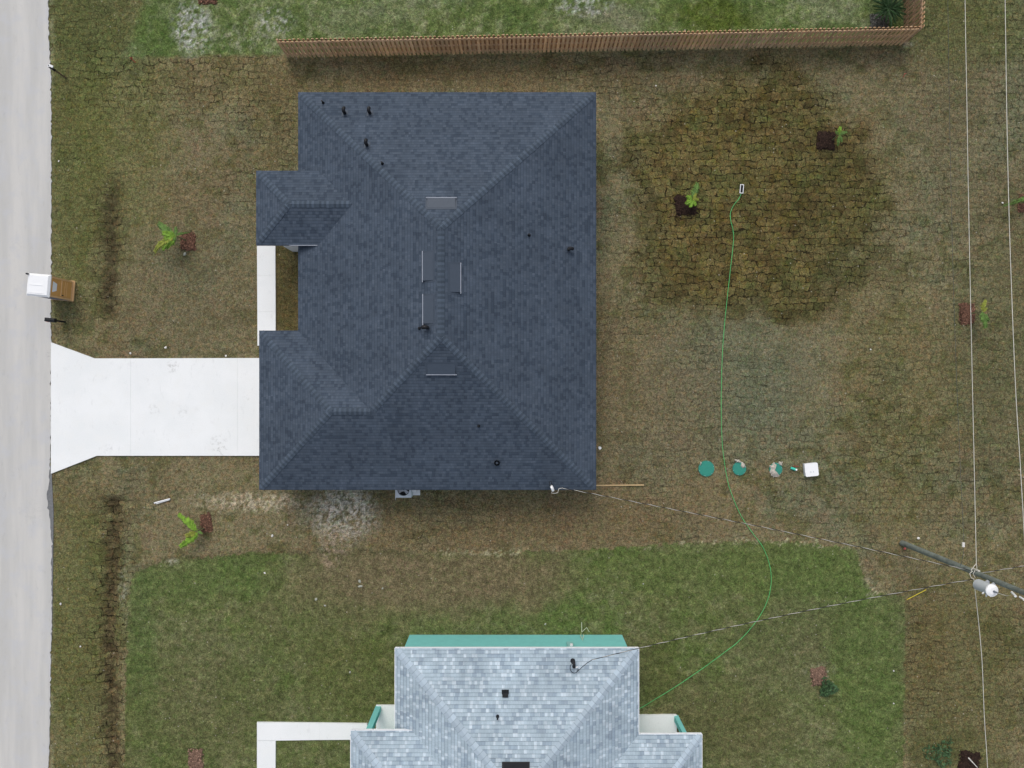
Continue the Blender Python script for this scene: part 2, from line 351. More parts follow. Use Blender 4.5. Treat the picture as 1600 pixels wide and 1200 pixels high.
# ------------------------------------------------------------------ ground
def axis(lo, hi, st, far):
    a = np.arange(lo, hi + st / 2, st); o = []; d = st
    x = hi
    while x < far: d *= 1.13; x += d; o.append(x)
    p = []; d = st; x = lo
    while x > -far: d *= 1.13; x -= d; p.append(x)
    return np.concatenate([np.array(p[::-1]), a, np.array(o)])
gx = axis(-31, 31, .1, 700); gy = axis(-23.5, 23.5, .1, 700)
GX, GY = np.meshgrid(gx, gy); PX = 800 + GX * 27.75; PY = 600 - GY * 27.75
gcol, gcr, glawn = ground_color(PX, PY); gz = ground_z(GX, GY, PX, PY)
me = bpy.data.meshes.new('ground'); nx, ny = len(gx), len(gy)
co = np.stack([GX, GY, gz], -1).reshape(-1, 3).astype(np.float32)
me.vertices.add(nx * ny); me.vertices.foreach_set('co', co.ravel())
ii = (np.arange(ny - 1)[:, None] * nx + np.arange(nx - 1)[None]).ravel()
quad = np.stack([ii, ii + 1, ii + nx + 1, ii + nx], -1).astype(np.int32)
me.loops.add(quad.size); me.loops.foreach_set('vertex_index', quad.ravel())
me.polygons.add(len(quad)); me.polygons.foreach_set('loop_start', np.arange(0, quad.size, 4, dtype=np.int32))
me.update(calc_edges=True); me.polygons.foreach_set('use_smooth', np.ones(len(quad), bool))
ca = me.color_attributes.new('zone', 'FLOAT_COLOR', 'POINT'); ca.data.foreach_set('color', np.concatenate([gcol, np.ones(gcol.shape[:2] + (1,))], -1).astype(np.float32).ravel())
at = me.attributes.new('crack', 'FLOAT', 'POINT'); at.data.foreach_set('value', gcr.astype(np.float32).ravel())
at = me.attributes.new('lawn', 'FLOAT', 'POINT'); at.data.foreach_set('value', glawn.astype(np.float32).ravel())
b = NB('sod and lawn', 1.0); b.p.inputs['Specular IOR Level'].default_value = .05
o = b.obj(); zone = b.attr('zone'); lawn = b.attr('lawn', 2); ck = b.attr('crack', 2)
d1 = b.n('VectorMath', operation='SUBTRACT'); b.put(d1.inputs[0], b.noise(o, .9, 2, .5, True)); d1.inputs[1].default_value = (.5, .5, .5)
d2 = b.n('VectorMath', operation='SUBTRACT'); b.put(d2.inputs[0], b.noise(o, 6.5, 3, .6, True)); d2.inputs[1].default_value = (.5, .5, .5)
wv = b.n('VectorMath', operation='ADD'); b.put(wv.inputs[0], b.scale(d1.outputs[0], .8)); b.put(wv.inputs[1], b.scale(d2.outputs[0], .20))
wp = b.n('VectorMath', operation='ADD'); b.put(wp.inputs[0], o); b.put(wp.inputs[1], wv.outputs[0])
br = b.n('TexBrick'); b.put(br.inputs['Vector'], wp.outputs[0]); br.inputs['Scale'].default_value = 1
br.inputs['Brick Width'].default_value = .56; br.inputs['Row Height'].default_value = .41; b.put(br.inputs['Mortar Size'], b.mr(b.noise(o, 4.5, 3, .6), .35, .65, .003, .038)); br.inputs['Mortar Smooth'].default_value = .35
br.inputs['Color1'].default_value = (0, 0, 0, 1); br.inputs['Color2'].default_value = (1, 1, 1, 1)
cellv = b.n('SeparateColor'); b.put(cellv.inputs[0], br.outputs[0])
vo = b.n('TexVoronoi', feature='DISTANCE_TO_EDGE'); b.put(vo.inputs['Vector'], b.scale(wp.outputs[0], (1, 1.25, .0))); vo.inputs['Scale'].default_value = 3.1
vcr = b.ss(vo.outputs[0], .0, .06, 1, 0)
mk1 = b.ss(b.noise(o, 1.3, 4, .6), .40, .54); mk2 = b.ss(b.noise(o, 2.1, 4, .65), .5, .62); 
wp_mk = b.ss(ck, .55, 1.1, .35, 1.0)
mk3 = b.ss(b.noise(o, 2.6, 4, .65), .40, .56)
mk1 = b.math('MAXIMUM', mk1, b.math('MULTIPLY', b.ss(ck, .75, 1.25), mk3))
cr = b.math('MAXIMUM', b.math('MULTIPLY', br.outputs['Fac'], mk1), b.math('MULTIPLY', b.math('MULTIPLY', vcr, mk2), .55))
cr = b.math('MULTIPLY', cr, ck, clamp=True)
n40 = b.noise(o, 19, 3, .75); n12 = b.noise(o, 6.5, 4, .7); n3_ = b.noise(o, 3, 3, .6)
g = b.math('MULTIPLY', b.mr(n40, .3, .7, .26, 1.76), b.math('MULTIPLY', b.mr(n12, .3, .7, .62, 1.4), b.mr(n3_, .3, .7, .88, 1.12)))
c = b.gain(zone, b.math('MULTIPLY', g, b.mr(lawn, 0, 1, 1.13, 1.08)))
lm = b.noise(o, 2.4, 4, .7); lm2 = b.noise(b.scale(o, (1, 1.6, 1)), 1.1, 4, .65)
c = b.mix(lawn, c, b.gain(c, b.math('MULTIPLY', b.mr(lm, .33, .67, .70, 1.30), b.mr(lm2, .35, .65, .88, 1.12))))
c = b.mix(b.math('MULTIPLY', lawn, b.ss(lm2, .52, .64, 0, .55)), c, b.mix(1.0, c, (1.16, 1.02, 1.12, 1), 'MULTIPLY'))
hue = b.noise(o, 5, 3, .6, True); hsp = b.n('SeparateColor'); b.put(hsp.inputs[0], hue)
c = b.mix(b.math('MULTIPLY', b.ss(hsp.outputs[0], .48, .66, 0, .75), b.mr(lawn, 0, 1, 1, .35)), c, b.mix(1.0, c, (1.24, 1.0, .88, 1), 'MULTIPLY'))
c = b.mix(b.ss(hsp.outputs[1], .48, .66, 0, .8), c, b.mix(1.0, c, (.87, 1.03, .84, 1), 'MULTIPLY'))
cellm = b.math('MULTIPLY', b.math('SUBTRACT', 1.0, lawn, clamp=True), b.math('MINIMUM', ck, 1.0))
c = b.mix(cellm, c, b.gain(c, b.mr(cellv.outputs[0], 0, 1, .76, 1.24)))
cv2 = b.n('TexWhiteNoise', noise_dimensions='1D'); b.put(cv2.inputs['W'], b.math('MULTIPLY', cellv.outputs[0], 91.7)); c = b.mix(b.math('MULTIPLY', cellm, b.mr(cv2.outputs[0], 0, 1, 0, .7)), c, b.mix(1.0, c, (.88, 1.03, .92, 1), 'MULTIPLY'))
sv = b.n('TexVoronoi'); b.put(sv.inputs['Vector'], b.scale(o, (1, 1, 0))); sv.inputs['Scale'].default_value = 4.2   # straw and chips
ssep = b.n('SeparateColor'); b.put(ssep.inputs[0], sv.outputs['Color'])
sp = b.math('MULTIPLY', b.math('LESS_THAN', sv.outputs['Distance'], .16), b.math('GREATER_THAN', ssep.outputs[0], .86))
c = b.mix(b.math('MULTIPLY', sp, b.mr(ssep.outputs[1], 0, 1, .15, .7)), c, (.42, .39, .32, 1))
c = b.mix(b.math('MULTIPLY', cr, .88), c, (.016, .013, .008, 1))
hgt = b.math('SUBTRACT', b.math('ADD', b.math('MULTIPLY', n12, .6), b.math('MULTIPLY', n40, .5)), b.math('MULTIPLY', cr, 1.3))
b.bump(hgt, .035, .8); me.materials.append(b.done(c))
ground = bpy.data.objects.new('ground', me); sc.collection.objects.link(ground); tag(ground, kind='structure')

# grass blades standing on the sod, one piece of ground cover
def grass(n):
    rs = np.random.RandomState(5); x = rs.uniform(-29.5, 29.5, n); y = rs.uniform(-22.2, 22.2, n)
    px = 800 + x * 27.75; py = 600 - y * 27.75
    road = px < 82 + 3 * rs.rand(n)
    drive = inpoly(px, py, [(78, 533), (148, 557), (470, 557), (470, 714), (150, 714), (78, 742)]) > 0
    walk = ((px > 400) & (px < 433) & (py > 370) & (py < 540)) | ((px > 400) & (px < 620) & (py > 1127) & (py < 1160)) | ((px > 400) & (px < 432) & (py > 1127))
    house = ((px > 455) & (px < 915) & (py > 175) & (py < 745)) | ((px > 645) & (px < 970) & (py > 996)) | ((px > 590) & (px < 1060) & (py > 1098))
    ok = ~(road | drive | walk | house); x, y, px, py = x[ok], y[ok], px[ok], py[ok]
    col, crk, lawn = ground_color(px, py); z = ground_z(x, y, px, py)
    keep = rs.rand(len(x)) < np.clip(.45 + lawn * .6, 0, 1); x, y, z, col, lawn = x[keep], y[keep], z[keep], col[keep], lawn[keep]
    n = len(x); a = rs.uniform(0, 6.283, n); L = rs.uniform(.04, .10, n) * (1 + .3 * lawn); wd = rs.uniform(.006, .016, n); t = rs.uniform(.15, .9, n)
    dx, dy = np.cos(a), np.sin(a)
    p0 = np.stack([x - dy * wd, y + dx * wd, z - .01], -1); p1 = np.stack([x + dy * wd, y - dx * wd, z - .01], -1)
    p2 = np.stack([x + dx * L * np.cos(t), y + dy * L * np.cos(t), z + .012 + L * np.sin(t)], -1)
    v = np.stack([p0, p1, p2], 1).reshape(-1, 3).astype(np.float32); m = bpy.data.meshes.new('grass')
    m.vertices.add(len(v)); m.vertices.foreach_set('co', v.ravel()); m.loops.add(len(v)); m.loops.foreach_set('vertex_index', np.arange(len(v), dtype=np.int32))
    m.polygons.add(n); m.polygons.foreach_set('loop_start', np.arange(0, len(v), 3, dtype=np.int32)); m.update(calc_edges=True)
    k = rs.uniform(.7, 1.75, n)[:, None]; cc = col * k * (1 + rs.uniform(-.12, .12, (n, 3)))
    cc = np.repeat(np.concatenate([cc, np.ones((n, 1))], -1), 3, 0).astype(np.float32)
    q = m.color_attributes.new('zone', 'FLOAT_COLOR', 'POINT'); q.data.foreach_set('color', cc.ravel())
    b = NB('grass blades', .9); b.p.inputs['Specular IOR Level'].default_value = .05
    m.materials.append(b.done(b.attr('zone'))); ob = bpy.data.objects.new('grass', m); sc.collection.objects.link(ob)
    tag(ob, 'short green and straw coloured grass over the yards', 'grass', kind='stuff')
grass(420000)

# ------------------------------------------------------------------ road, driveway, walks
def jag(pts, amp, step=.12, seed=1):
    r = random.Random(seed); out = []
    for (a, c) in zip(pts[:-1], pts[1:]):
        a = Vector(a); c = Vector(c); n = max(1, int((c - a).length / step)); nrm = Vector((-(c - a).y, (c - a).x)).normalized()
        for k in range(n): out.append(a.lerp(c, k / n) + nrm * r.gauss(0, amp))
    out.append(Vector(pts[-1])); return out
def g2(px, py): v = W(px, py); return (v.x, v.y)
redge = [(-28, 700), g2(74, -120), g2(75, 0), g2(76, 60), g2(79, 110), g2(80, 160), g2(79.5, 420), g2(79.5, 540), g2(79, 690), g2(77, 735), g2(75.5, 760), g2(72.5, 772), g2(74, 790), g2(77, 805), g2(79, 830), g2(81, 850),
         g2(80, 880), g2(81, 960), g2(79, 1030), g2(78, 1120), g2(76, 1200), g2(75, 1330), (-28, -700)]
rj = redge[:1] + [tuple(p) for p in jag(redge[1:-1], .025)] + redge[-1:]
def concrete(name, cols, streak, joints=None, stains=(), crackamt=.0):
    b = NB(name, .9); o = b.obj()
    n1 = b.noise(b.scale(o, streak), 1.0, 5, .6); n2 = b.noise(o, 1.2, 4, .6); n3 = b.noise(o, 35, 2)
    c = b.mix(b.ss(n1, .35, .65), cols[0], cols[1]); c = b.mix(b.ss(n2, .45, .7, 0, .6), c, cols[2])
    n4 = b.noise(b.scale(o, (3.2, 1.2, 1)), 1, 5, .7); c = b.mix(b.ss(n4, .56, .72, 0, .30), c, b.gain(c, .7))
    c = b.gain(c, b.mr(n3, .3, .7, .94, 1.06))
    for sx, sy, sr, st in stains:
        dd = b.n('VectorMath', operation='DISTANCE'); b.put(dd.inputs[0], o); p = W(sx, sy, .055); dd.inputs[1].default_value = p
        m = b.math('MULTIPLY', b.ss(dd.outputs['Value'], sr * .3, sr, 1, 0), b.ss(b.noise(o, 5, 4, .7), .48, .62)); c = b.mix(b.math('MULTIPLY', m, st), c, (.42, .42, .41, 1))
    b.bump(n3, .004, .5); return b.done(c)
mroad = concrete('worn pale road', [lin(186, 185, 182), lin(200, 198, 194), lin(188, 189, 192)], (1.1, .09, 1), stains=[(50, 800, 1.0, .3), (25, 380, .8, .2), (22, 740, .5, .3), (75, 555, .35, .9), (76, 620, .3, .6)])
m = MB(); poly = [(-34.5, 700)] + rj + [(-34.5, -700)]
m.face([(x, y, .0) for x, y in poly][::-1]); 
for a, c in zip(rj[:-1], rj[1:]): m.face([(a[0], a[1], 0), (a[0], a[1], -.08), (c[0], c[1], -.08), (c[0], c[1], 0)])
road = m.build('road', mroad); tag(road, kind='structure')
# dark exposed asphalt shoulder below the pale surface
m = MB(); sh = [g2(60, 730), g2(80.5, 728), g2(81, 750), g2(83.5, 800), g2(83, 850), g2(82, 930), g2(81, 1000), g2(60, 1000)]
m.face([(x, y, -.012) for x, y in sh][::-1]); so = m.build('road_shoulder', simple('old asphalt', (.17, .175, .18), 1, .25, 9, bump=.01)); tag(so, kind='structure')
mdrive = concrete('new concrete', [(.79, .81, .81, 1), (.83, .845, .845, 1), (.81, .82, .81, 1)], (.5, .5, 1),
                  stains=[(270, 573, .5, .5), (340, 695, .75, .42), (240, 640, .4, .35), (285, 645, .35, .3), (170, 700, .3, .35), (385, 622, .25, .3), (105, 577, .3, .25), (345, 705, .5, .4)])
def slabs(mb, polys, z=.055, z0=-.1):
    for p in polys: mb.prism([g2(*q) for q in p], z0, z)
m = MB(); slabs(m, [[(80.5, 535), (148, 560), (204.7, 560), (204.7, 712), (152, 712), (80.5, 740)], [(204.85, 560), (371.7, 559.5), (371.7, 712), (204.85, 712)], [(371.85, 559.5), (462, 559.5), (462, 712), (371.85, 712)]])
dr = m.build('driveway', mdrive); tag(dr, kind='structure')
m = MB(); slabs(m, [[(402, 372), (430.5, 372), (430.8, 430.3), (402.3, 430.3)], [(402.3, 430.45), (430.8, 430.45), (431, 487), (402.6, 487)], [(402.6, 487.15), (431, 487.15), (431, 540), (402.8, 540)]])
wk = m.build('front_path', mdrive); tag(wk, kind='structure')
m = MB(); slabs(m, [[(402, 1128), (500, 1129), (500, 1155.5), (431, 1156.5), (402, 1156.5)], [(500.15, 1129), (574, 1130), (574, 1155), (500.15, 1155.5)], [(402, 1157), (431, 1157), (430, 1400), (402, 1400)], ])
wk2 = m.build('neighbour_path', mdrive); tag(wk2, kind='structure')

# ------------------------------------------------------------------ roofs
P = 5 / 12
def add_slope(mb, pts, ev):
    """pts: 3-D points of one slope; ev: horizontal unit vector along the eave; uv in metres along eave and up the slope"""
    ev = Vector((ev[0], ev[1], 0)); up = Vector((-ev.y, ev.x, 0)); k = math.sqrt(1 + P * P); o = Vector(pts[0])
    pts = [Vector(p) for p in pts]; n = (pts[1] - pts[0]).cross(pts[2] - pts[0])
    if n.z < 0: pts = pts[::-1]
    mb.face(pts, [((p.x * ev.x + p.y * ev.y), (p.x * up.x + p.y * up.y) * k) for p in pts])
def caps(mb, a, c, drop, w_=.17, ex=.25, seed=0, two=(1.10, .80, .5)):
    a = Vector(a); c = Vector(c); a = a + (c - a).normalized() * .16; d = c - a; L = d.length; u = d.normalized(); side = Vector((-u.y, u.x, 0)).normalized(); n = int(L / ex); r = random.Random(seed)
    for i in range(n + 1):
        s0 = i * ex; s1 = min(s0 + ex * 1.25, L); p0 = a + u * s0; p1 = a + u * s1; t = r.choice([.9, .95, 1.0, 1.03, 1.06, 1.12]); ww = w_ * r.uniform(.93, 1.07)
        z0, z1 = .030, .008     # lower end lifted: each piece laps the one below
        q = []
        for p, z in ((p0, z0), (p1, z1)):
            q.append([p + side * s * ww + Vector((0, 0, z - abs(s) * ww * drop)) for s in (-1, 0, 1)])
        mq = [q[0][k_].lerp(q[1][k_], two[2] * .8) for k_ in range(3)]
        for u0, u1, tt in ((q[0], mq, t * two[0]), (mq, q[1], t * two[1])):  # lit and shadowed bars of each cap painted in as two tints
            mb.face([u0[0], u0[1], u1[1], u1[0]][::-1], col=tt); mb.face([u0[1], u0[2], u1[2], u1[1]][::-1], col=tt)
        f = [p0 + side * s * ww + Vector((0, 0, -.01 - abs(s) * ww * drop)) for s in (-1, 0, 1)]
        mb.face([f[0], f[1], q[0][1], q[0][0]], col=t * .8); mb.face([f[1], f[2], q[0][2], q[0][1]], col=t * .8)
def rim(mb, poly, z, th=.16):
    n = len(poly)
    for i in range(n):
        a, c = poly[i], poly[(i + 1) % n]; mb.face([(a[0], a[1], z - th), (c[0], c[1], z - th), (c[0], c[1], z), (a[0], a[1], z)])
    mb.face([(x, y, z - th) for x, y in poly])
def drip(mb, a, c, z, out=(0, 0), w_=.022):
    a = Vector((a[0], a[1], z + .006)); c = Vector((c[0], c[1], z + .006)); d = (c - a).normalized(); s = Vector((d.y, -d.x, 0))
    mb.face([a - s * w_, c - s * w_, c + s * .012, a + s * .012]); mb.face([a + s * .012, c + s * .012, c + s * .012 - Vector((0, 0, .05)), a + s * .012 - Vector((0, 0, .05))])
# main house planes
h0 = 2.8; E_, N_, S_, W_ = 4.41, 15.28, -5.55, -11.2
GW, GN = -13.24, 2.80; wx0, wn, ws, wh = -13.22, 11.02, 7.17, 3.3
def main_h(x, y):
    m_ = min(E_ - x, x - W_, N_ - y, y - S_); g_ = min(x - GW, GN - y, y - S_); k_ = min(x - wx0, wn - y, y - ws)
    return max(h0 + P * m_, h0 + P * g_, (wh + P * k_) if k_ > 0 else 0)
nE, nW, nN, nS, nh = 6.64, -6.13, -13.82, -33.0, 2.8
LW, LN, LH = -8.36, -17.94, 3.2; RW, RN = 9.95, -18.33
def nb_h(x, y):
    m_ = min(nE - x, x - nW, nN - y, y - nS); l_ = min(x - LW, LN - y, y + 29); r_ = min(RW - x, RN - y, y + 29)
    return max(nh + P * m_, (LH + P * l_) if l_ > 0 else 0, nh + P * r_)
def on_roof(px, py, fn, up=0):
    h = 3.5
    for _ in range(30): p = W(px, py, h); h = fn(p.x, p.y)
    p = W(px, py, h); p.z += up; return p

house = thing('house', 'single storey house with dark charcoal shingle hip roof', 'house', (-3.4, 4.8, 0))
hw = (E_ - W_) / 2; rx = (E_ + W_) / 2; rh = h0 + P * hw
A = (W_, N_, h0); B = (E_, N_, h0); C_ = (E_, S_, h0); RN_ = (rx, N_ - hw, rh); RS = (rx, S_ + hw, rh)
gw = (GN - S_) / 2; gy_ = (GN + S_) / 2; gh = h0 + P * gw; G0 = (GW + gw, gy_, gh); G1 = (W_ + gw, gy_, gh)
m = MB()
add_slope(m, [A, B, RN_], (-1, 0)); add_slope(m, [B, C_, RS, RN_], (0, 1))
add_slope(m, [C_, (GW, S_, h0), G0, G1, RS], (1, 0)); add_slope(m, [(GW, S_, h0), (GW, GN, h0), G0], (0, -1))
add_slope(m, [(GW, GN, h0), (W_, GN, h0), G1, G0], (-1, 0)); add_slope(m, [(W_, GN, h0), A, RN_, RS, G1], (0, -1))
wk_ = (wn - ws) / 2; wy = (wn + ws) / 2; wr = wh + P * wk_; K0 = (wx0 + wk_, wy, wr); K1 = (W_ + (wr - h0) / P, wy, wr); vx = W_ + (wh - h0) / P
add_slope(m, [(wx0, wn, wh), (vx, wn, wh), K1, K0], (-1, 0)); add_slope(m, [(wx0, ws, wh), (vx, ws, wh), K1, K0], (1, 0)); add_slope(m, [(wx0, ws, wh), (wx0, wn, wh), K0], (0, -1))
roof = m.build('roof', M['roof_dark'], house)
m = MB(); i = 0
d45 = P / math.sqrt(2)
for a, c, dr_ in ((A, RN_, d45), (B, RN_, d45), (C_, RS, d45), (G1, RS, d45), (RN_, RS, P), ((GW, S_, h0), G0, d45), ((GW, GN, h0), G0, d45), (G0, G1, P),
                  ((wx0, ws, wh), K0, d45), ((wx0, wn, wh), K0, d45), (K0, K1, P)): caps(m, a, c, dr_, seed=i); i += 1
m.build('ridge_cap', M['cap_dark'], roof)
m = MB(); rim(m, [(E_, N_), (W_, N_), (W_, GN), (GW, GN), (GW, S_), (E_, S_)], h0 - .012); rim(m, [(vx, wn), (wx0, wn), (wx0, ws), (vx, ws)], wh - .012)
m.build('fascia', M['fascia_dark'], roof)
m = MB(); drip(m, (vx - .05, ws), (W_ - .3, ws), wh); m.build('drip_edge', M['lip'], roof)
def wallring(mb, poly, z1, th=.15): 
    mb.prism(poly, 0, z1, bottom=False)
m = MB(); o4 = .42
wallring(m, [(W_ + o4, N_ - o4), (E_ - o4, N_ - o4), (E_ - o4, S_ + o4), (GW + o4, S_ + o4), (GW + o4, GN - o4), (W_ + o4, GN - o4)], h0 - .2)
m.build('wall', M['wallgrey'], house)
m = MB(); wallring(m, [(-12.36, wn - .4), (-10.0, wn - .4), (-10.0, 7.45), (-12.36, 7.45)], wh - .19); m.build('wing_wall', M['wallgrey'], house)
def window(parent, c, wd, ht, ax):
    """ax: outward normal (+-x or +-y)"""
    n = Vector(ax); t = Vector((-n.y, n.x, 0)); c = Vector(c); f = MB(); rz = math.atan2(t.y, t.x)
    for s in (-1, 1): f.box(c + t * s * (wd / 2) + n * .02, (.08, .07, ht + .08), rz); f.box(c + Vector((0, 0, s * ht / 2)) + n * .021, (wd - .08, .07, .08), rz)
    f.box(c + n * .015, (wd - .08, .04, .04), rz); fr = f.build('window', M['white'], parent)
    g = MB(); g.box(c + n * .004, (wd - .06, .012, ht - .06), rz); g.build('pane', M['glass'], fr)
for y in (13.2, 1.5, -2.8): window(house, (E_ - o4, y, 1.5), 1.2, 1.2, (1, 0, 0))
for x in (-8.5, -3, 1.5): window(house, (x, N_ - o4, 1.5), .9, 1.1, (0, 1, 0)); window(house, (x - .2 if x < 0 else x, S_ + o4, 1.6), .9, 1.0, (0, -1, 0))
window(house, (W_ + o4, 5.0, 1.5), 1.5, 1.2, (-1, 0, 0)); window(house, (-12.36, 9.3, 1.5), 1.2, 1.2, (-1, 0, 0)); window(house, (W_ + o4, 13.2, 1.5), 1.2, 1.2, (-1, 0, 0))
m = MB()
for k in range(4): m.box((GW + o4 - .02, -1.3, .33 + k * .54), (.06, 4.9, .525))
gd = m.build('garage_door', M['garage'], house)
m = MB(); m.box((-9.6, S_ + o4 - .02, 1.05), (.9, .06, 2.05)); dd_ = m.build('side_door', M['garage'], house); m = MB(); m.box((-9.25, S_ + o4 - .08, 1.02), (.04, .06, .04)); m.build('handle', M['galv'], dd_)
# off-ridge vents
def ridge_vent(px, py, dn, fn, parent, L=1.5, up=.48, mat='flash_dark', lip=True):
    c = on_roof(px, py, fn); dn = Vector(dn); t = Vector((-dn.y, dn.x, 0)); k = 1
    sl = Vector((dn.x, dn.y, -P)); nrm = Vector((dn.x * P, dn.y * P, 1)).normalized()
    a = [c + t * s * L / 2 * .9 + nrm * .1 for s in (-1, 1)]; e = [c + t * s * L / 2 * .9 - sl * up + nrm * .02 for s in (1, -1)]
    m = MB(); m.face([a[0], a[1], e[0], e[1]]); 
    for p, q in ((a[1], e[0]), (e[1], a[0])): m.face([p, p - nrm * .09, q - nrm * .05, q])
    m.face([a[1] - dn * .03, a[0] - dn * .03, a[0] - dn * .03 - nrm * .1, a[1] - dn * .03 - nrm * .1], col=1)
    v = m.build('ridge_vent', M[mat], parent)
    fl = MB(); q = [c + t * s * L / 2 * 1.02 + nrm * .012 + sl * .05 for s in (-1, 1)] + [c + t * s * L / 2 * 1.02 + nrm * .012 - sl * (up + .08) for s in (1, -1)]; fl.face(q); fl.build('flashing', M[mat], v)
    if lip:
        l = MB(); l.box((0, 0, 0), (1, 1, 1), M=Matrix.Translation(c + nrm * .085 + sl * .02) @ Matrix(((t.x, dn.x, 0, 0), (t.y, dn.y, 0, 0), (0, 0, 1, 0), (0, 0, 0, 1))) @ Matrix.Diagonal((L, .035, .05, 1))); l.build('lip', M['lip'], v)
ridge_vent(690, 311, (0, 1, 0), main_h, roof); ridge_vent(690, 584, (0, -1, 0), main_h, roof)
ridge_vent(662, 417, (-1, 0, 0), main_h, roof); ridge_vent(662.5, 484, (-1, 0, 0), main_h, roof); ridge_vent(718.5, 435, (1, 0, 0), main_h, roof)
def pipe(px, py, fn, parent, r=.05, h=.35, boot=True, name='vent_pipe'):
    c = on_roof(px, py, fn); m = MB(); m.cyl((c.x, c.y, c.z - .1), r, h + .1, 12); 
    if boot: m.tube([(c.x, c.y, c.z - .06), (c.x, c.y, c.z + .1)], r * 2.4, 12, False, 1, r * 1.1)
    m.build(name, M['black'], parent)
def hood(px, py, fn, parent, dn, s=.2):
    c = on_roof(px, py, fn); dn = Vector(dn); m = MB(); rz = math.atan2(dn.y, dn.x)
    m.cyl((c.x, c.y, c.z - .1), s * .42, s * 1.2 + .1, 12); top = c + Vector((0, 0, s * 1.15))
    m.tube([top + Vector((0, 0, -.02)), top + Vector((0, 0, s * .35)), top + Vector((0, 0, s * .6)) + dn * s * .45, top + dn * s * .95 + Vector((0, 0, .0))], s * .45, 10)
    h_ = m.build('exhaust_hood', M['black'], parent)
    f = MB(); p = [c + Vector((dn.x * a - dn.y * b_, dn.y * a + dn.x * b_, -P * a + .015)) for a, b_ in ((-s * .9, -s * .8), (s * .9, -s * .8), (s * .9, s * .8), (-s * .9, s * .8))]
    f.face(p); f.build('flashing', M['flash_dark'], h_)
    k = MB(); k.box(tuple(top + Vector((0, 0, s * .62)) + dn * s * .05), (s * .4, s * .3, .012), rz); k.build('cap_plate', M['galv'], h_)
for q in ((505, 161), (597.5, 256), (826.5, 367.5), (748, 665.5), (655.5, 513)): pipe(*q, main_h, roof, r=.042, h=.3)
hood(539, 177, main_h, roof, (0, 1, 0)); hood(578, 177, main_h, roof, (0, 1, 0)); hood(573.5, 227, main_h, roof, (0, 1, 0)); hood(888.5, 390, main_h, roof, (1, 0, 0)); hood(668, 512, main_h, roof, (-1, 0, 0), .22)
c = on_roof(776.5, 722.5, main_h); m = MB(); m.tube([(c.x, c.y, c.z - .1), (c.x, c.y, c.z + .28)], .12, 18, False); m.tube([(c.x, c.y, c.z + .28), (c.x, c.y, c.z + .02)], .085, 18, False); m.tube([(c.x, c.y, c.z - .08), (c.x, c.y, c.z + .06)], .19, 18, False, 1, .12)
m.build('flue_pipe', M['black'], roof); m = MB(); m.cyl((c.x, c.y, c.z + .02), .07, .2, 14); m.build('inner_pipe', M['flash_dark'], roof)
# service mast of the main house
def weatherhead(px, py, fn, parent, h, side, light=True):
    c = on_roof(px, py, fn); m = MB(); m.tube([(c.x, c.y, c.z - 1.0), (c.x, c.y, c.z + h)], .035, 10); mast = m.build('service_mast', M['galv'], parent)
    m = MB(); t = Vector((c.x, c.y, c.z + h)); m.tube([t, t + Vector((0, 0, .09)), t + Vector(side) * .12 + Vector((0, 0, .10)), t + Vector(side) * .24 + Vector((0, 0, .0))], .075 if light else .085, 12)
    m.build('weatherhead', M['white' if light else 'black'], mast)
    m = MB(); m.tube([(c.x, c.y, c.z - .05), (c.x, c.y, c.z + .1)], .16, 12, False, 1, .05); m.build('boot', M['flash_dark' if light else 'black'], mast)
    return t
t1 = weatherhead(861, 758, main_h, roof, .55, (.3, -.8, 0))
m = MB(); m.tube([t1 + Vector((.05, -.18, 0)), t1 + Vector((.0, -.34, -.1)), t1 + Vector((.16, -.37, -.14)), t1 + Vector((.32, -.33, -.12)), t1 + Vector((.38, -.1, .0)), t1 + Vector((.55, -.07, .02))], .016, 6); m.build('drip_loop', M['cable_al'], roof)
m = MB(); m.tube([t1 + Vector((-.08, .05, 0)), t1 + Vector((-.12, .22, -.2)), t1 + Vector((-.02, .26, -.25)), t1 + Vector((.03, .05, -.05))], .018, 6); m.build('bracket', M['black'], roof)

# neighbour
nb = thing('house', 'teal walled house with light grey shingle hip roof', 'house', (.25, -24, 0))
hw2 = (nE - nW) / 2; nx_ = (nE + nW) / 2; nr = nh + P * hw2; a, b_, c_, d_ = (nW, nN, nh), (nE, nN, nh), (nE, nS, nh), (nW, nS, nh); r0 = (nx_, nN - hw2, nr); r1 = (nx_, nS + hw2, nr)
m = MB(); add_slope(m, [a, b_, r0], (-1, 0)); add_slope(m, [b_, c_, r1, r0], (0, 1)); add_slope(m, [c_, d_, r1], (1, 0)); add_slope(m, [d_, a, r0, r1], (0, -1))
SB = -29.0
hl = (LN - SB) / 2; l0 = (LW + hl, (LN + SB) / 2, LH + P * hl); l1 = (nx_, (LN + SB) / 2, LH + P * hl); lv = nW + (LH - nh) / P
def vpt(z): return nW + (z - nh) / P
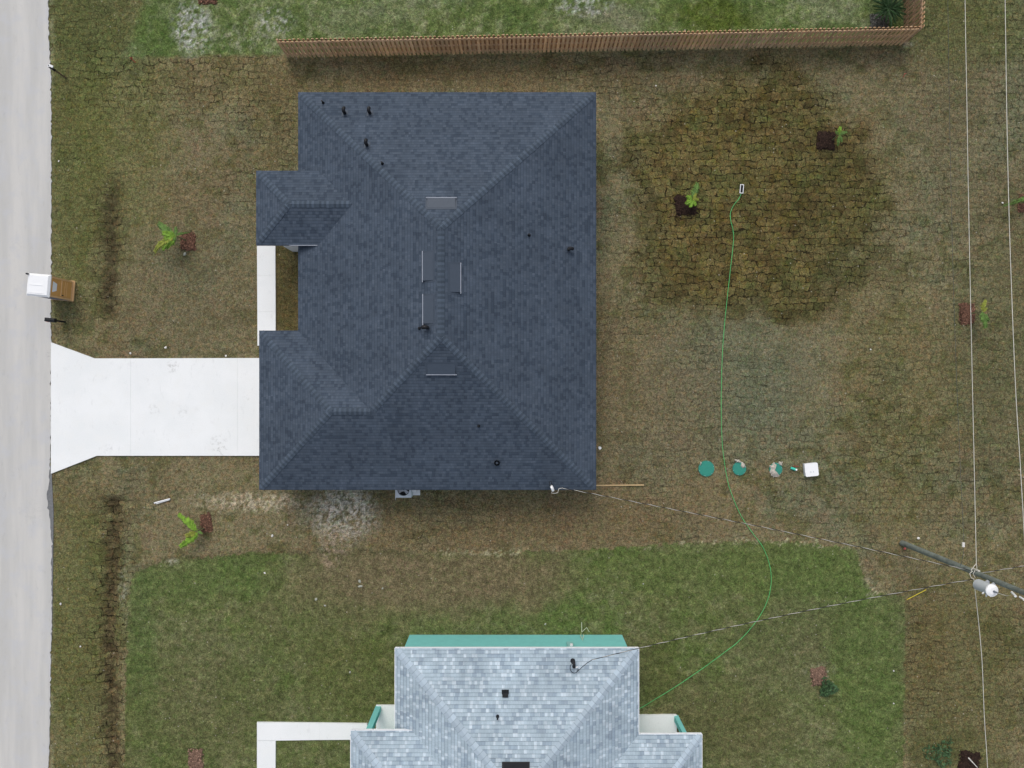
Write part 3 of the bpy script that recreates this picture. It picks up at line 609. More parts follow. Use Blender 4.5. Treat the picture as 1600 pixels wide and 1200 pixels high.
# left wing stops at the valley with the main west slope
zr = min(LH + P * hl, nr)
lr = (vpt(LH + P * hl), (LN + SB) / 2, LH + P * hl); L0 = (LW, LN, LH); L1 = (lv, LN, LH); L2 = (lv, SB, LH); L3_ = (LW, SB, LH)
if l0[0] < lr[0]:
    add_slope(m, [L0, L1, lr, l0], (-1, 0)); add_slope(m, [L3_, L2, lr, l0], (1, 0)); add_slope(m, [L0, l0, L3_], (0, -1))
hr = (RN - SB) / 2; r_0 = (RW - hr, (RN + SB) / 2, nh + P * hr); rr_ = (nE - hr, (RN + SB) / 2, nh + P * hr)
add_slope(m, [(RW, RN, nh), (nE, RN, nh), rr_, r_0], (-1, 0)); add_slope(m, [(RW, SB, nh), (nE, SB, nh), rr_, r_0], (1, 0)); add_slope(m, [(RW, RN, nh), (RW, SB, nh), r_0], (0, 1))
nroof = m.build('roof', M['roof_light'], nb)
m = MB()
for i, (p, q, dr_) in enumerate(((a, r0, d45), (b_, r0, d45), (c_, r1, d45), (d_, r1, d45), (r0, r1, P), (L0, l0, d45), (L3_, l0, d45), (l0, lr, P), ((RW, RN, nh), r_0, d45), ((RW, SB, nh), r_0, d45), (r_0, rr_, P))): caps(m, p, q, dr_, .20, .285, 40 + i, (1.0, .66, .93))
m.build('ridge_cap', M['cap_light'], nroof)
for o_ in [bpy.data.objects[-1]] if False else []: pass
m = MB(); rim(m, [(nE, nN), (nW, nN), (nW, LN - .5), (nW, nS), (nE, nS)], nh - .012); rim(m, [(lv, LN), (LW, LN), (LW, SB), (lv, SB)], LH - .012); rim(m, [(RW, RN), (nE - .3, RN), (nE - .3, SB), (RW, SB)], nh - .018)
m.build('fascia', M['fascia_white'], nroof)
m = MB(); drip(m, (nW, nN), (nE, nN), nh, w_=.02); drip(m, (LW, LN), (lv, LN), LH, w_=.035); drip(m, (nE, RN), (RW, RN), nh, w_=.035); drip(m, (nE, nN), (nE, RN), nh, w_=.02); drip(m, (nW, LN), (nW, nN), nh, w_=.02)
for s_ in (0,): drip(m, (LW, SB), (LW, LN), LH, w_=.02); drip(m, (RW, RN), (RW, SB), nh, w_=.02)
m.build('drip_edge', M['fascia_white'], nroof)
m = MB(); wallring(m, [(-5.77, -14.12), (6.2, -14.12), (6.2, nS + .4), (-5.77, nS + .4)], nh - .2); m.build('wall', M['teal'], nb)
m = MB(); wallring(m, [(-7.6, -19.9), (-5.72, -19.9), (-5.72, SB + .4), (-7.6, SB + .4)], LH - .2); m.build('wing_wall', M['teal'], nb); m = MB(); wallring(m, [(6.15, -20.6), (9.4, -20.6), (9.4, SB + .4), (6.15, SB + .4)], nh - .21); m.build('wing_wall', M['teal'], nb)
pl_ = W(588, 1101); pr = W(1053, 1117)
m = MB(); m.prism([(pl_.x + .0, pl_.y), (-5.70, pl_.y), (-5.70, -19.95), (pl_.x, -19.95)], -.05, .10); m.build('porch_slab', mdrive, nb); m = MB(); m.prism([(6.13, -18.60), (9.25, -18.60), (9.25, -20.65), (6.13, -20.65)], -.05, .12); m.build('porch_slab', mdrive, nb)
m = MB(); m.box((pl_.x + .13, pl_.y - .19, 1.5), (.30, .30, 2.99)); m.build('porch_column', M['teal'], nb)
m = MB(); m.box((pr.x + .11, -18.78, 1.32), (.24, .30, 2.63)); m.build('porch_column', M['teal'], nb)
m = MB(); m.box(((LW - 5.7) / 2 + .35, LN - .34, LH - .32), (2.0, .25, .30)); m.build('porch_beam', M['teal'], nb); m = MB(); m.box((7.9, RN - .42, nh - .30), (2.9, .25, .26)); m.build('porch_beam', M['teal'], nb)
window(nb, (6.2, -16.4, 1.5), 1.1, 1.2, (1, 0, 0)); window(nb, (-5.77, -16.4, 1.5), 1.1, 1.2, (-1, 0, 0))
# neighbour roof fittings
c = on_roof(789.5, 1083, nb_h); m = MB(); sl = P
m.face([(c.x - .15, c.y + .16, c.z + .08), (c.x - .15, c.y - .16, c.z + .16), (c.x + .15, c.y - .16, c.z + .16), (c.x + .15, c.y + .16, c.z + .08)]); m.box((c.x, c.y, c.z + .02), (.28, .28, .18)); m.box((c.x, c.y, c.z + .015), (.36, .36, .02)); m.build('box_vent', M['black'], nroof)
pipe(777.5, 1120, nb_h, nroof, r=.045, h=.28); ridge_vent(806, 1192, (0, 1, 0), nb_h, nroof, L=1.35, mat='black', lip=False)
t2 = weatherhead(895, 1034, nb_h, nroof, .6, (0, .9, 0), light=False)
m = MB(); pts = []
for k in range(15): aa = R(80 + k * 20); pts.append(t2 + Vector((.03 + .20 * math.cos(aa), -.16 + .25 * math.sin(aa), -.25 + .01 * k)))
q = W(909, 1043, t2.z - .1); m.tube(pts, .017, 6); m.tube([pts[-4], q, W(916, 1037, t2.z + .05), W(925, 1031, t2.z + .12)], .017, 6); m.build('drip_loop', M['black'], nroof)
m = MB(); m.box(tuple(W(901, 1042.5, t2.z - .05)), (.13, .06, .05), .4); m.build('connector', M['white'], nroof)
mp = W(893, 1006, 2.0); m = MB(); m.box((mp.x - .05, -14.06, 1.75), (.34, .12, .75)); eb = m.build('meter_box', simple('meter box teal', (.24, .50, .48), .5, .05, 3), nb)
m = MB(); m.tube([(mp.x, -14.0, 2.0), (mp.x, -13.9, 2.0)], .08, 14); m.build('meter', M['white'], eb)
fc = W(909, 994, .3); m = MB(); pts = [(fc.x, -14.1, .9), (fc.x - .06, -14.02, .75), (fc.x - .09, -13.98, .5), (fc.x + .02, -13.85, .3), (fc.x + .09, -13.98, .5), (fc.x + .02, -14.06, .75)]
m.tube(pts, .018, 6); m.tube([(fc.x + .02, -13.85, .3), (fc.x + .3, -13.7, .03), (fc.x + .45, -13.95, .02)], .018, 6); m.tube([(fc.x, -13.85, .3), (fc.x + .02, -13.4, .03)], .018, 6); m.build('cable_tail', simple('cream cable', (.55, .6, .45), .6, .1, 5), nb)

# ------------------------------------------------------------------ fence
fl, fc_ = W(*FENCE_L), W(*FENCE_C)
fence = thing('fence', 'brown wooden shadowbox fence of vertical boards around the green back yard', 'fence', tuple(fl))
FH = 1.83
def fence_run(p, q, out, seed):
    r = random.Random(seed); p = Vector(p); q = Vector(q); d = (q - p); L = d.length; u = d.normalized(); n = Vector(out); rz = math.atan2(u.y, u.x); bay = 2.44; nbay = int(math.ceil(L / bay))
    for k in range(nbay):
        s0 = k * bay; s1 = min(L, s0 + bay); m = MB(); sp = .245; tone = r.uniform(.88, 1.1)
        for side, off in ((1, 0), (-1, sp / 2)):
            s = s0 + off + .07
            while s < s1 - .03:
                c = p + u * s + n * side * .066; h = FH + r.gauss(0, .012); t = tone * r.choice([.85, .93, 1, 1.0, 1.06, 1.14]) * r.uniform(.92, 1.08) * (1.04 if side > 0 else .5)  # back row tinted darker: shade in the slits painted into the boards
                mm = Matrix.Translation(c + Vector((0, 0, h / 2))) @ Matrix.Rotation(rz, 4, 'Z') @ Matrix.Rotation(r.gauss(0, .006), 4, 'Y')
                hx = .071; y_ = .010; z1 = h / 2; z0 = -h / 2 + .03
                prof = [(-hx, z0), (hx, z0), (hx, z1 - .04), (hx - .035, z1), (-hx + .035, z1), (-hx, z1 - .04)]
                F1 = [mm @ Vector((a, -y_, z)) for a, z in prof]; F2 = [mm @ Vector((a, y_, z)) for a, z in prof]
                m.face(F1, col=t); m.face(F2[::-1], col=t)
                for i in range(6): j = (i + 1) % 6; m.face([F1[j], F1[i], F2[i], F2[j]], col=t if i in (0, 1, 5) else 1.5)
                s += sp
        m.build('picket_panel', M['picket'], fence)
        for z in (.25, .92, 1.6):
            m = MB(); m.box(tuple(p + u * (s0 + s1) / 2 + Vector((0, 0, z))), (s1 - s0 - .01, .108, .09), rz); m.build('rail', M['rail'], fence)
        m = MB(); m.box(tuple(p + u * s0 + n * -.095 + Vector((0, 0, FH / 2 - .03))), (.09, .09, FH - .06), rz); m.build('post', M['rail'], fence)
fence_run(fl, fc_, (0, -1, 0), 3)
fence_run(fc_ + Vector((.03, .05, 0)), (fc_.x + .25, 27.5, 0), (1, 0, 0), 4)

# ------------------------------------------------------------------ portable toilet
t = thing('portable_toilet', 'tan portable toilet with white roof at the road edge', 'portable toilet', (-25.25, 5.27, 0))
t.rotation_euler = (0, 0, R(-5))
m = MB()
for x, y, sx, sy in ((-.53, 0, .06, 1.10), (0, .53, 1.0, .05), (0, -.53, 1.0, .05)): m.box((x, y, 1.1), (sx, sy, 1.9))
for k in range(4): m.box((-.36 + k * .24, -.565, 1.1), (.05, .02, 1.7)); m.box((-.36 + k * .24, .565, 1.1), (.05, .02, 1.7))
m.build('wall', M['toiletgrey'], t, org=(0, 0, 0))
m = MB(); m.box((.535, 0, 1.1), (.05, 1.10, 1.9)); m.build('front_wall', M['tan'], t, org=(0, 0, 0))
m = MB()
for y in (-.5, .5): m.box((.575, y, 1.1), (.04, .07, 1.86))
m.box((.575, 0, .2), (.04, .92, .06)); m.box((.575, 0, 2.0), (.04, .92, .06)); m.build('door_frame', M['tanlight'], t, org=(0, 0, 0))
m = MB(); m.box((.572, 0, 1.09), (.03, .9, 1.7)); dr_ = m.build('door', M['tan'], t, org=(0, 0, 0))
m = MB(); m.box((.595, .02, 1.12), (.03, .84, .05)); m.box((.592, 0, .66), (.012, .8, .018)); m.box((.592, 0, .82), (.012, .8, .018)); m.build('door_rib', M['tanlight'], dr_, org=(0, 0, 0))
m = MB(); m.face([(.60, -.28, 1.86), (.60, .30, 1.86), (.60, .20, 1.52), (.60, -.18, 1.52)][::-1]); m.face([(.585, -.28, 1.86), (.585, .30, 1.86), (.60, .30, 1.86), (.60, -.28, 1.86)][::-1])
m.face([(.60, -.18, 1.52), (.60, .20, 1.52), (.585, .20, 1.52), (.585, -.18, 1.52)]); m.build('vent_panel', M['label_white'], dr_, org=(0, 0, 0))
m = MB(); m.box((.61, -.36, 1.0), (.03, .05, .12)); m.build('handle', M['black'], dr_, org=(0, 0, 0))
m = MB(); m.box((0, 0, .075), (1.18, 1.16, .13)); m.box((.60, 0, .06), (.10, 1.12, .08)); m.build('skid_base', M['tanlight'], t, org=(0, 0, 0))
m = MB(); q = [(-.61, -.60), (.61, -.60), (.61, .60), (-.61, .60)]; m.prism(q, 2.03, 2.1)
ti = [(x * .86, y * .84) for x, y in q]; 
for i in range(4): j = (i + 1) % 4; m.face([(q[i][0] * .99, q[i][1] * .99, 2.1), (q[j][0] * .99, q[j][1] * .99, 2.1), (*ti[j], 2.19), (*ti[i], 2.19)])
m.face([(x, y, 2.19) for x, y in ti]); m.box((-.1, 0, 2.2), (.7, .035, .02)); m.box((-.05, -.42, 2.198), (.8, .03, .02)); m.build('roof', M['whiteroof'], t, org=(0, 0, 0))
m = MB(); m.cyl((-.56, .54, 1.9), .045, .42, 10); m.build('vent_pipe', M['black'], t, org=(0, 0, 0))

# ------------------------------------------------------------------ mailboxes
def mailbox(px, py, label, scale=1.0, rz=0, white=False):
    p = W(px, py); t = thing('mailbox', label, 'mailbox', tuple(p)); t.rotation_euler = (0, 0, rz)
    m = MB(); m.box((0, 0, .5), (.09, .09, 1.06)); m.build('post', M['brown' if white else 'black'], t, org=(0, 0, 0))
    m = MB(); L = .52 * scale; wv_ = .10 * scale * 1.1; prof = [(-wv_, 1.03), (wv_, 1.03), (wv_, 1.16)] + [(wv_ * math.cos(R(a)), 1.16 + wv_ * math.sin(R(a))) for a in range(20, 180, 20)] + [(-wv_, 1.16)]
    x0, x1 = -.30 * scale, -.30 * scale + L
    for i in range(len(prof)):
        a, c = prof[i], prof[(i + 1) % len(prof)]; m.face([(x0, a[0], a[1]), (x0, c[0], c[1]), (x1, c[0], c[1]), (x1, a[0], a[1])])
    m.face([(x0, a, z) for a, z in prof][::-1]); m.face([(x1, a, z) for a, z in prof]); bx_ = m.build('box', M['black'], t, org=(0, 0, 0))
    m = MB(); m.box((x0 - .012, 0, 1.14), (.02, wv_ * 1.9, .2)); m.build('door', M['black'], t, org=(0, 0, 0))
    m = MB(); m.box((x0 + .16, -wv_ - .012, 1.22), (.04, .012, .2)); m.build('flag', M['white' if white else 'red'], t, org=(0, 0, 0))
    if white:
        m = MB(); m.box((-.02, .07, 1.285), (.26, .12, .05), .2); m.box((-.13, .0, 1.29), (.09, .1, .04), .6); m.build('lid_wrap', M['white'], t, org=(0, 0, 0))
    else:
        m = MB(); m.tube([(.2, 0, .78), (-.02, 0, 1.02)], .025, 6); m.build('brace', M['black'], t, org=(0, 0, 0))
mailbox(101, 503, 'plain black mailbox at the road edge beside the portable toilet', rz=R(-6))
mailbox(102, 121, 'black mailbox partly wrapped in white on a brown post', .62, R(-35), True)

# ------------------------------------------------------------------ air conditioner
t = thing('air_conditioner', 'grey outdoor air conditioner with round fan against the house', 'air conditioner', (-5.95, -5.85, 0))
m = MB(); m.box((-5.82, -5.72, .05), (1.3, 1.05, .12)); m.build('pad', M['white'], t)
m = MB(); cx, cy, hz = -5.98, -5.83, .88; hs_ = .43
for s in (-1, 1): m.box((cx + s * (hs_ - .02), cy, .5), (.04, hs_ * 2, .76)); m.box((cx, cy + s * (hs_ - .02), .5), (hs_ * 2 - .08, .04, .76))
# square top with round opening
N_S = 32; inn = [(cx + .33 * math.cos(2 * math.pi * k / N_S), cy + .33 * math.sin(2 * math.pi * k / N_S)) for k in range(N_S)]
def sq(k):
    a = 2 * math.pi * k / N_S; s = hs_ / max(abs(math.cos(a)), abs(math.sin(a))); return (cx + s * math.cos(a), cy + s * math.sin(a))
for k in range(N_S):
    j = (k + 1) % N_S; m.face([(*inn[k], hz + .02), (*sq(k), hz), (*sq(j), hz), (*inn[j], hz + .02)]); m.face([(*inn[k], hz + .02), (*inn[j], hz + .02), (*inn[j], hz - .25), (*inn[k], hz - .25)])
m.build('casing', M['acgrey'], t); m = MB(); m.face([(x, y, hz - .2) for x, y in inn]); m.build('fan_well', M['black'], t)
m = MB(); m.cyl((cx, cy, hz - .1), .09, .05, 16)
for k in range(3):
    a = R(200 + 120 * k); u = Vector((math.cos(a), math.sin(a), 0)); v = Vector((-u.y, u.x, 0)); c0 = Vector((cx, cy, hz - .08)); m.face([c0 + u * .07 - v * .05, c0 + u * .29 - v * .10, c0 + u * .30 + v * .10 + Vector((0, 0, .04)), c0 + u * .07 + v * .07 + Vector((0, 0, .02))])
m.build('fan', M['galv'], t)
m = MB()
for rr in (.12, .18, .24, .30): m.tube([(cx + rr * math.cos(2 * math.pi * k / 24), cy + rr * math.sin(2 * math.pi * k / 24), hz + .02) for k in range(25)], .0035, 4)
for k in range(8): a = math.pi * k / 4; m.tube([(cx, cy, hz + .02), (cx + .33 * math.cos(a), cy + .33 * math.sin(a), hz + .02)], .0035, 4)
m.build('fan_guard', M['black'], t)
m = MB(); m.box((-5.40, -5.62, .42), (.24, .68, .66)); m.build('service_box', M['white'], t)
m = MB(); m.tube([W(618, 781, .05), W(618, 779, .7), W(618, 764, .8)], .018, 6); m.build('line_pipe', M['white'], t)

# ------------------------------------------------------------------ hose + sprinkler, lids
t = thing('sprinkler', 'white framed rectangular lawn sprinkler on the damp sod at the hose end', 'sprinkler', tuple(W(1158.5, 295.5)))
c = W(1158.5, 295.5); rz = R(-5); m = MB()
for s in (-1, 1):
    for (ox, oy, sx, sy) in ((s * .085, 0, .035, .50), (0, s * .235, .135, .035)):
        v = Matrix.Rotation(rz, 3, 'Z') @ Vector((ox, oy, 0)); m.box((c.x + v.x, c.y + v.y, .05), (sx, sy, .04), rz)
m.build('frame', M['white'], t); m = MB(); m.box((c.x, c.y, .035), (.13, .43, .03), rz); m.cyl((c.x + .01, c.y + .06, .04), .03, .05, 10); m.box((c.x, c.y, .07), (.03, .40, .03), rz); m.build('spray_bar', M['black'], t)
def smooth(pts, n=10):
    pts = [Vector(p) for p in pts]; out = []
    for i in range(len(pts) - 1):
        p0 = pts[max(i - 1, 0)]; p1 = pts[i]; p2 = pts[i + 1]; p3 = pts[min(i + 2, len(pts) - 1)]
        for k in range(n):
            t_ = k / n; out.append(.5 * ((2 * p1) + (p2 - p0) * t_ + (2 * p0 - 5 * p1 + 4 * p2 - p3) * t_ * t_ + (-p0 + 3 * p1 - 3 * p2 + p3) * t_ ** 3))
    out.append(pts[-1]); return out
HP = [(1157.5, 303), (1154, 311), (1146, 321), (1141, 333), (1141.5, 345), (1145, 360), (1145.5, 378), (1141, 420), (1136, 465), (1131, 515), (1128, 560), (1127, 600), (1126.5, 640), (1128, 690), (1132, 725), (1138, 757),
      (1148, 785), (1160, 810), (1175, 832), (1190, 852), (1199, 872), (1204, 893), (1204, 915), (1199, 937), (1188, 960), (1172, 982), (1152, 1003), (1130, 1020), (1100, 1042), (1062, 1068), (1035, 1085), (1000, 1106), (985, 1112)]
m = MB(); m.tube([p + Vector((0, 0, .045 + .006 * math.sin(i))) for i, p in enumerate(smooth([W(*q) for q in HP], 7))], .0165, 6); hz_ = m.build('garden_hose', M['hose']); tag(hz_, 'long thin green garden hose curving across both back yards', 'hose')
def blobpoly(c, rs_, n, amp, seed): r = random.Random(seed); return [(c.x + rs_ * r.uniform(1 - amp, 1 + amp) * math.cos(2 * math.pi * k / n), c.y + rs_ * r.uniform(1 - amp, 1 + amp) * math.sin(2 * math.pi * k / n)) for k in range(n)]
def lid(px, py, r, label, patches, ridges=True):
    c = W(px, py); t = thing('septic_lid', label, 'septic lid', tuple(c), 'green septic lids in a row in the back yard'); m = MB(); m.cyl((c.x, c.y, -.05), r, .105, 30); m.cyl((c.x, c.y, .055), r * .86, .012, 30); m.build('cover', M['lid'], t)
    m = MB()
    for k in range(6): a = math.pi / 3 * k + .3; m.cyl((c.x + r * .92 * math.cos(a), c.y + r * .92 * math.sin(a), .055), .014, .012, 8)
    m.build('bolt', M['galv'], t); return c
lid(1103.5, 732, .445, 'largest and leftmost green septic lid, fully uncovered', 0)
lid(1155, 732, .38, 'green septic lid right of the hose with a pinch of sand on top', 0)
lid(1212, 733, .36, 'green septic lid half buried under pale sand', 0)
def sandpile(pts, label, h=.09, z0=-.03, mat='sand', seed=0):
    r = random.Random(seed); c = sum((W(*p) for p in pts), Vector()) / len(pts); m = MB(); ring = jag([tuple(W(*p).xy) for p in pts + pts[:1]], .025, .07, seed)[:-1]
    n = len(ring); inner = [c.xy.lerp(p, .55 + r.uniform(-.1, .1)) for p in ring]; zi = [h * r.uniform(.75, 1.2) for _ in ring]
    for i in range(n):
        j = (i + 1) % n; m.face([(*ring[i], z0), (*ring[j], z0), (*inner[j], zi[j]), (*inner[i], zi[i])], smooth=True); m.face([(*inner[i], zi[i]), (*inner[j], zi[j]), (c.x, c.y, h * 1.1)], smooth=True)
    o = m.build('sand_patch', M[mat]); tag(o, label, 'sand'); return o
sandpile([(1158, 722), (1164, 725), (1165, 731), (1160, 732), (1156, 727)], 'small pinkish sand heap on the right rim of the middle septic lid', .15, .05, 'sand', 1)
sandpile([(1203, 728), (1209, 722), (1213, 724), (1208, 731), (1212, 738), (1218, 744), (1208, 746), (1202, 739)], 'pale sand covering the left side of the rightmost septic lid', .15, .03, 'sand', 2)
sandpile([(1216, 722), (1222, 721), (1222, 727), (1217, 727)], 'tiny sand clump on the upper rim of the rightmost septic lid', .14, .03, 'sand', 3)
sandpile([(1147, 718), (1154, 718), (1158, 722), (1150, 723)], 'thin sand crumbs along the upper rim of the middle septic lid', .14, .03, 'sand', 4)
sandpile([(1092, 726), (1094, 722), (1097, 722), (1094, 728)], 'thin sand crumbs on the upper left rim of the largest septic lid', .13, .03, 'sand', 5)
t = thing('valve', 'small bright green capped pipe between septic lid and white box', 'valve', tuple(W(1240, 732)))
m = MB(); a = W(1235.5, 731, .05); c = W(1244, 734, .09); m.tube([a, c], .07, 12); m.build('body', M['lidbright'], t); m = MB(); m.tube([W(1243.5, 733.5, .05), W(1244.5, 734, .2)], .05, 12); m.build('cap', M['whiteroof'], t)
m = MB(); m.tube([W(1239, 728, .05), W(1248, 729, .05)], .02, 6); m.build('handle', simple('dull red plastic', (.3, .07, .05), .6, .1, 5), t)
t = thing('pump_box', 'square white plastic lid box at the right end of the septic lids', 'box', tuple(W(1265, 733)))
c = W(1265, 733); m = MB(); bmx = c; rz = R(6)
m.box((c.x, c.y, .08), (.70, .70, .2), rz); m.build('base', M['acgrey'], t)
bm = bmesh.new(); bmesh.ops.create_cube(bm, size=1); bmesh.ops.scale(bm, vec=(.74, .74, .10), verts=bm.verts); bmesh.ops.bevel(bm, geom=[e for e in bm.edges if abs(e.verts[0].co.z - e.verts[1].co.z) > .05], offset=.09, segments=4, profile=.5, affect='EDGES')
bmesh.ops.translate(bm, vec=(0, 0, .235), verts=bm.verts); me = bpy.data.meshes.new('lid'); bm.to_mesh(me); me.materials.append(M['whiteroof']); lo = bpy.data.objects.new('lid', me); sc.collection.objects.link(lo); lo.parent = t; lo.rotation_euler = (0, 0, rz)
m = MB()
for q in ((-.06, -.12), (.08, -.12)): v = Matrix.Rotation(rz, 3, 'Z') @ Vector((*q, 0)); m.box((c.x + v.x, c.y + v.y, .288), (.05, .08, .012), rz)
m.build('lid_slot', M['acgrey'], t)
t = thing('cleanout_pipe', 'short white capped pipe beside the right house wall', 'pipe', tuple(W(936, 699)))
m = MB(); c = W(936, 699); m.cyl((c.x, c.y, -.05), .05, .4, 14); m.build('pipe', M['white'], t); m = MB(); m.cyl((c.x, c.y, .35), .085, .06, 14); m.box((c.x, c.y, .42), (.04, .04, .03)); m.build('cap', M['whiteroof'], t)
m = MB(); a = W(926, 758.5); c = W(1006, 757.6); mid = (a + c) / 2; m.box((mid.x, mid.y, .03), ((c - a).length, .075, .035), math.atan2((c - a).y, (c - a).x)); tag(m.build('wooden_board', M['boardwood']), 'long narrow pale timber board lying at the house corner', 'board')
m = MB(); a = W(1417, 937, .04); c = W(1447, 921.5, .3); m.tube([a, (a + c) / 2, c], .024, 6); tag(m.build('yellow_guard', M['yellow']), 'thin yellow plastic stick lying by the lawn corner near the utility pole', 'stick')
m = MB(); a = W(241, 786, .05); c = W(265.5, 779.5, .05); m.tube([a, c], .04, 8); m.tube([a + Vector((.1, -.05, 0)), c + Vector((0, -.05, 0))], .02, 6); tag(m.build('pipe_offcut', M['white']), 'short white pipe offcut lying on the grass left of the sand', 'pipe')
def flag(px, py, dx, dy, label, mat='red'):
    p = W(px, py); t = thing('marker_flag', label, 'marker flag', tuple(p)); m = MB(); q = W(px + dx, py + dy, .35); m.tube([p + Vector((0, 0, -.05)), q], .022, 5); m.build('stake', M[mat], t)
    m = MB(); m.face([q, q + Vector((.12, .03, 0)), q + Vector((.11, .02, -.09)), q + Vector((0, 0, -.1))]); m.face([q + Vector((0, 0, -.1)), q + Vector((.11, .02, -.09)), q + Vector((.11, .035, -.09)), q + Vector((0, .012, -.1))]); m.build('ribbon', M[mat], t)
flag(211, 97, -8, -7, 'thin red survey stake in the front yard near the fence end'); 
M['pink'] = simple('pink ribbon', (.75, .16, .13), .7, .1, 5); flag(1412, 120, 2, -5, 'pinkish red survey ribbon near the fence corner', 'pink')

# ------------------------------------------------------------------ scraps on the ground
SCR = [(425.5, 837, .10, 'white scrap below the straw patch beside the dark roofed house'), (95, 943.5, .09, 'white scrap beside the road, nearer the road of two'), (126, 1010, .07, 'small white scrap beside the road, farther from the road of two'),
       (1396, 1048, .06, 'small white scrap at the right lawn edge, upper of two'), (1396, 1099, .06, 'small white scrap at the right lawn edge, lower of two'), (449.5, 820, .05, 'tiny white speck of litter just right of the larger white scrap'),
       (259, 543, .09, 'white scrap just above the driveway left part'), (353, 556, .08, 'white scrap touching the upper driveway edge'), (289, 397, .13, 'pale stone below the red mulch square in the front yard'), (204, 552, .08, 'pale sliver of litter above the flared driveway end'),
       (92, 252, .07, 'pale scrap near the road below the upper mailbox'), (1413.5, 857, .10, 'flattened reddish scrap lying at the foot of the utility pole'), (1435, 841, .10, 'pale scrap on the sod just above the utility pole foot'), (1566, 317, .07, 'white speck near the right edge beside the power wire'), (1360, 546, .06, 'small pale scrap on the sod right of the damp mound'), (562, 908, .11, 'pale stone in the brown part of the lower lawn, uppermost'), (563, 916, .10, 'pale stone just below another in the brown part of the lower lawn'),
       (508, 946, .09, 'pale stone at the left of the scattered stones on the lower lawn'), (494, 936, .11, 'elongated pale stone at the far left of the scattered stones'), (598, 919, .07, 'small pale stone at the right of the scattered stones'), (852, 975, .08, 'pale chip on the lawn just above the teal wall'), (547, 1050, .08, 'lone pale stone in the lawn above the porch column'),
       (1005, 912, .06, 'small pale chip in the lawn above the service wire'), (414, 895, .08, 'white scrap on the green lawn below the straw patch'), (1025, 134, .06, 'tiny white fleck below the fence at the sod edge')]
for i, (px, py, s, lab) in enumerate(SCR):
    r = random.Random(i + 100); p = W(px, py); bm = bmesh.new(); bmesh.ops.create_icosphere(bm, subdivisions=1, radius=1)
    for v in bm.verts: v.co *= r.uniform(.75, 1.2); v.co.x *= s * .75; v.co.y *= s * (.9 if i != 16 else 1.6); v.co.z *= s * .35
    me = bpy.data.meshes.new('stone'); bm.to_mesh(me); me.materials.append(M['pink' if 'reddish' in lab else 'palestone' if 'stone' in lab or 'chip' in lab else 'stone']); o_ = bpy.data.objects.new('stone' if 'stone' in lab else 'scrap', me); sc.collection.objects.link(o_)
    o_.location = (p.x, p.y, .02); o_.rotation_euler = (0, 0, r.uniform(0, 3)); tag(o_, lab, 'stone' if 'stone' in lab else 'litter', 'pale scraps and stones scattered on the grass')

# ------------------------------------------------------------------ mulch beds and plants
def mulch(px, py, wd, ht, mat, label, rz=0, seed=0):
    r = random.Random(seed); c = W(px, py); base = [(-wd / 2, -ht / 2), (wd / 2, -ht / 2), (wd / 2, ht / 2), (-wd / 2, ht / 2)]; Rz = Matrix.Rotation(rz, 2)
    ring = [Rz @ p for p in jag([*base, base[0]], .06, .11, seed)[:-1]]; n = len(ring); m = MB()
    rings = [[(c.x + p.x * k, c.y + p.y * k, z + r.gauss(0, .012)) for p in ring] for k, z in ((1, -.06), (.92, .03), (.6, .05), (.3, .06))]
    for q in range(3):
        for i in range(n): j = (i + 1) % n; m.face([rings[q][i], rings[q][j], rings[q + 1][j], rings[q + 1][i]], col=1)
    for i in range(n): m.face([rings[3][i], rings[3][(i + 1) % n], (c.x, c.y, .07)])
    for k in range(220):   # wood chips
        x, y = r.uniform(-.54, .54) * wd, r.uniform(-.54, .54) * ht; v = Rz @ Vector((x, y)); out = max(abs(x) / wd, abs(y) / ht) > .46; m.box((c.x + v.x, c.y + v.y, (.0 if out else .06) + r.uniform(-.015, .015)), (r.uniform(.04, .10), r.uniform(.02, .05), .014), r.uniform(0, 3), None, r.choice([.5, .7, 1, 1.4, 2.0]))
    tag(m.build('mulch_bed', M[mat]), label, 'mulch')
mulch(293.5, 377, .82, 1.0, 'mulch_red', 'reddish mulch square beside the front yard palm left of the dark house', .05, 1)
mulch(322, 818, .6, 1.0, 'mulch_red', 'dim reddish mulch strip beside the palm below the driveway', .1, 2)
mulch(1072, 321, 1.2, 1.1, 'mulch_dark', 'dark mulch square beneath the palm left of the sprinkler', .03, 3)
mulch(1290.5, 220, 1.0, 1.0, 'mulch_dark', 'dark mulch square in the damp mound below the fence', -.06, 4)
mulch(1511, 490, .85, 1.15, 'mulch_red', 'faded reddish mulch patch under the power wire at right', 0, 5)
mulch(1604, 317, .9, .95, 'mulch_red', 'reddish mulch patch cut off by the right picture edge', 0, 6)
mulch(1279, 1057, .85, .95, 'mulch_pale', 'pale brown mulch patch beside the shrub in the lower lawn', .1, 7)
mulch(306, 1188, .8, 1.2, 'mulch_pale', 'pale brown mulch patch at the bottom left of the lower lawn', 0, 8)
mulch(1514, 1190, 1.15, 1.1, 'mulch_dark', 'dark mulch patch with a pale stake at the bottom right corner', -.15, 9)
mulch(1374, 33, 1.0, .75, 'mulch_grey', 'grey mulch at the foot of the spiky palm inside the fence', 0, 10)
mulch(324, -2, 1.0, .55, 'mulch_red', 'reddish brown mulch cut off by the top picture edge', 0, 11)
m = MB(); a = W(1513, 1184, .05); c = W(1527, 1199, .7); m.tube([a, c], .035, 8, True, 1, .02); tag(m.build('plant_stake', M['stone']), 'pale stake standing in the dark mulch at bottom right', 'stake')
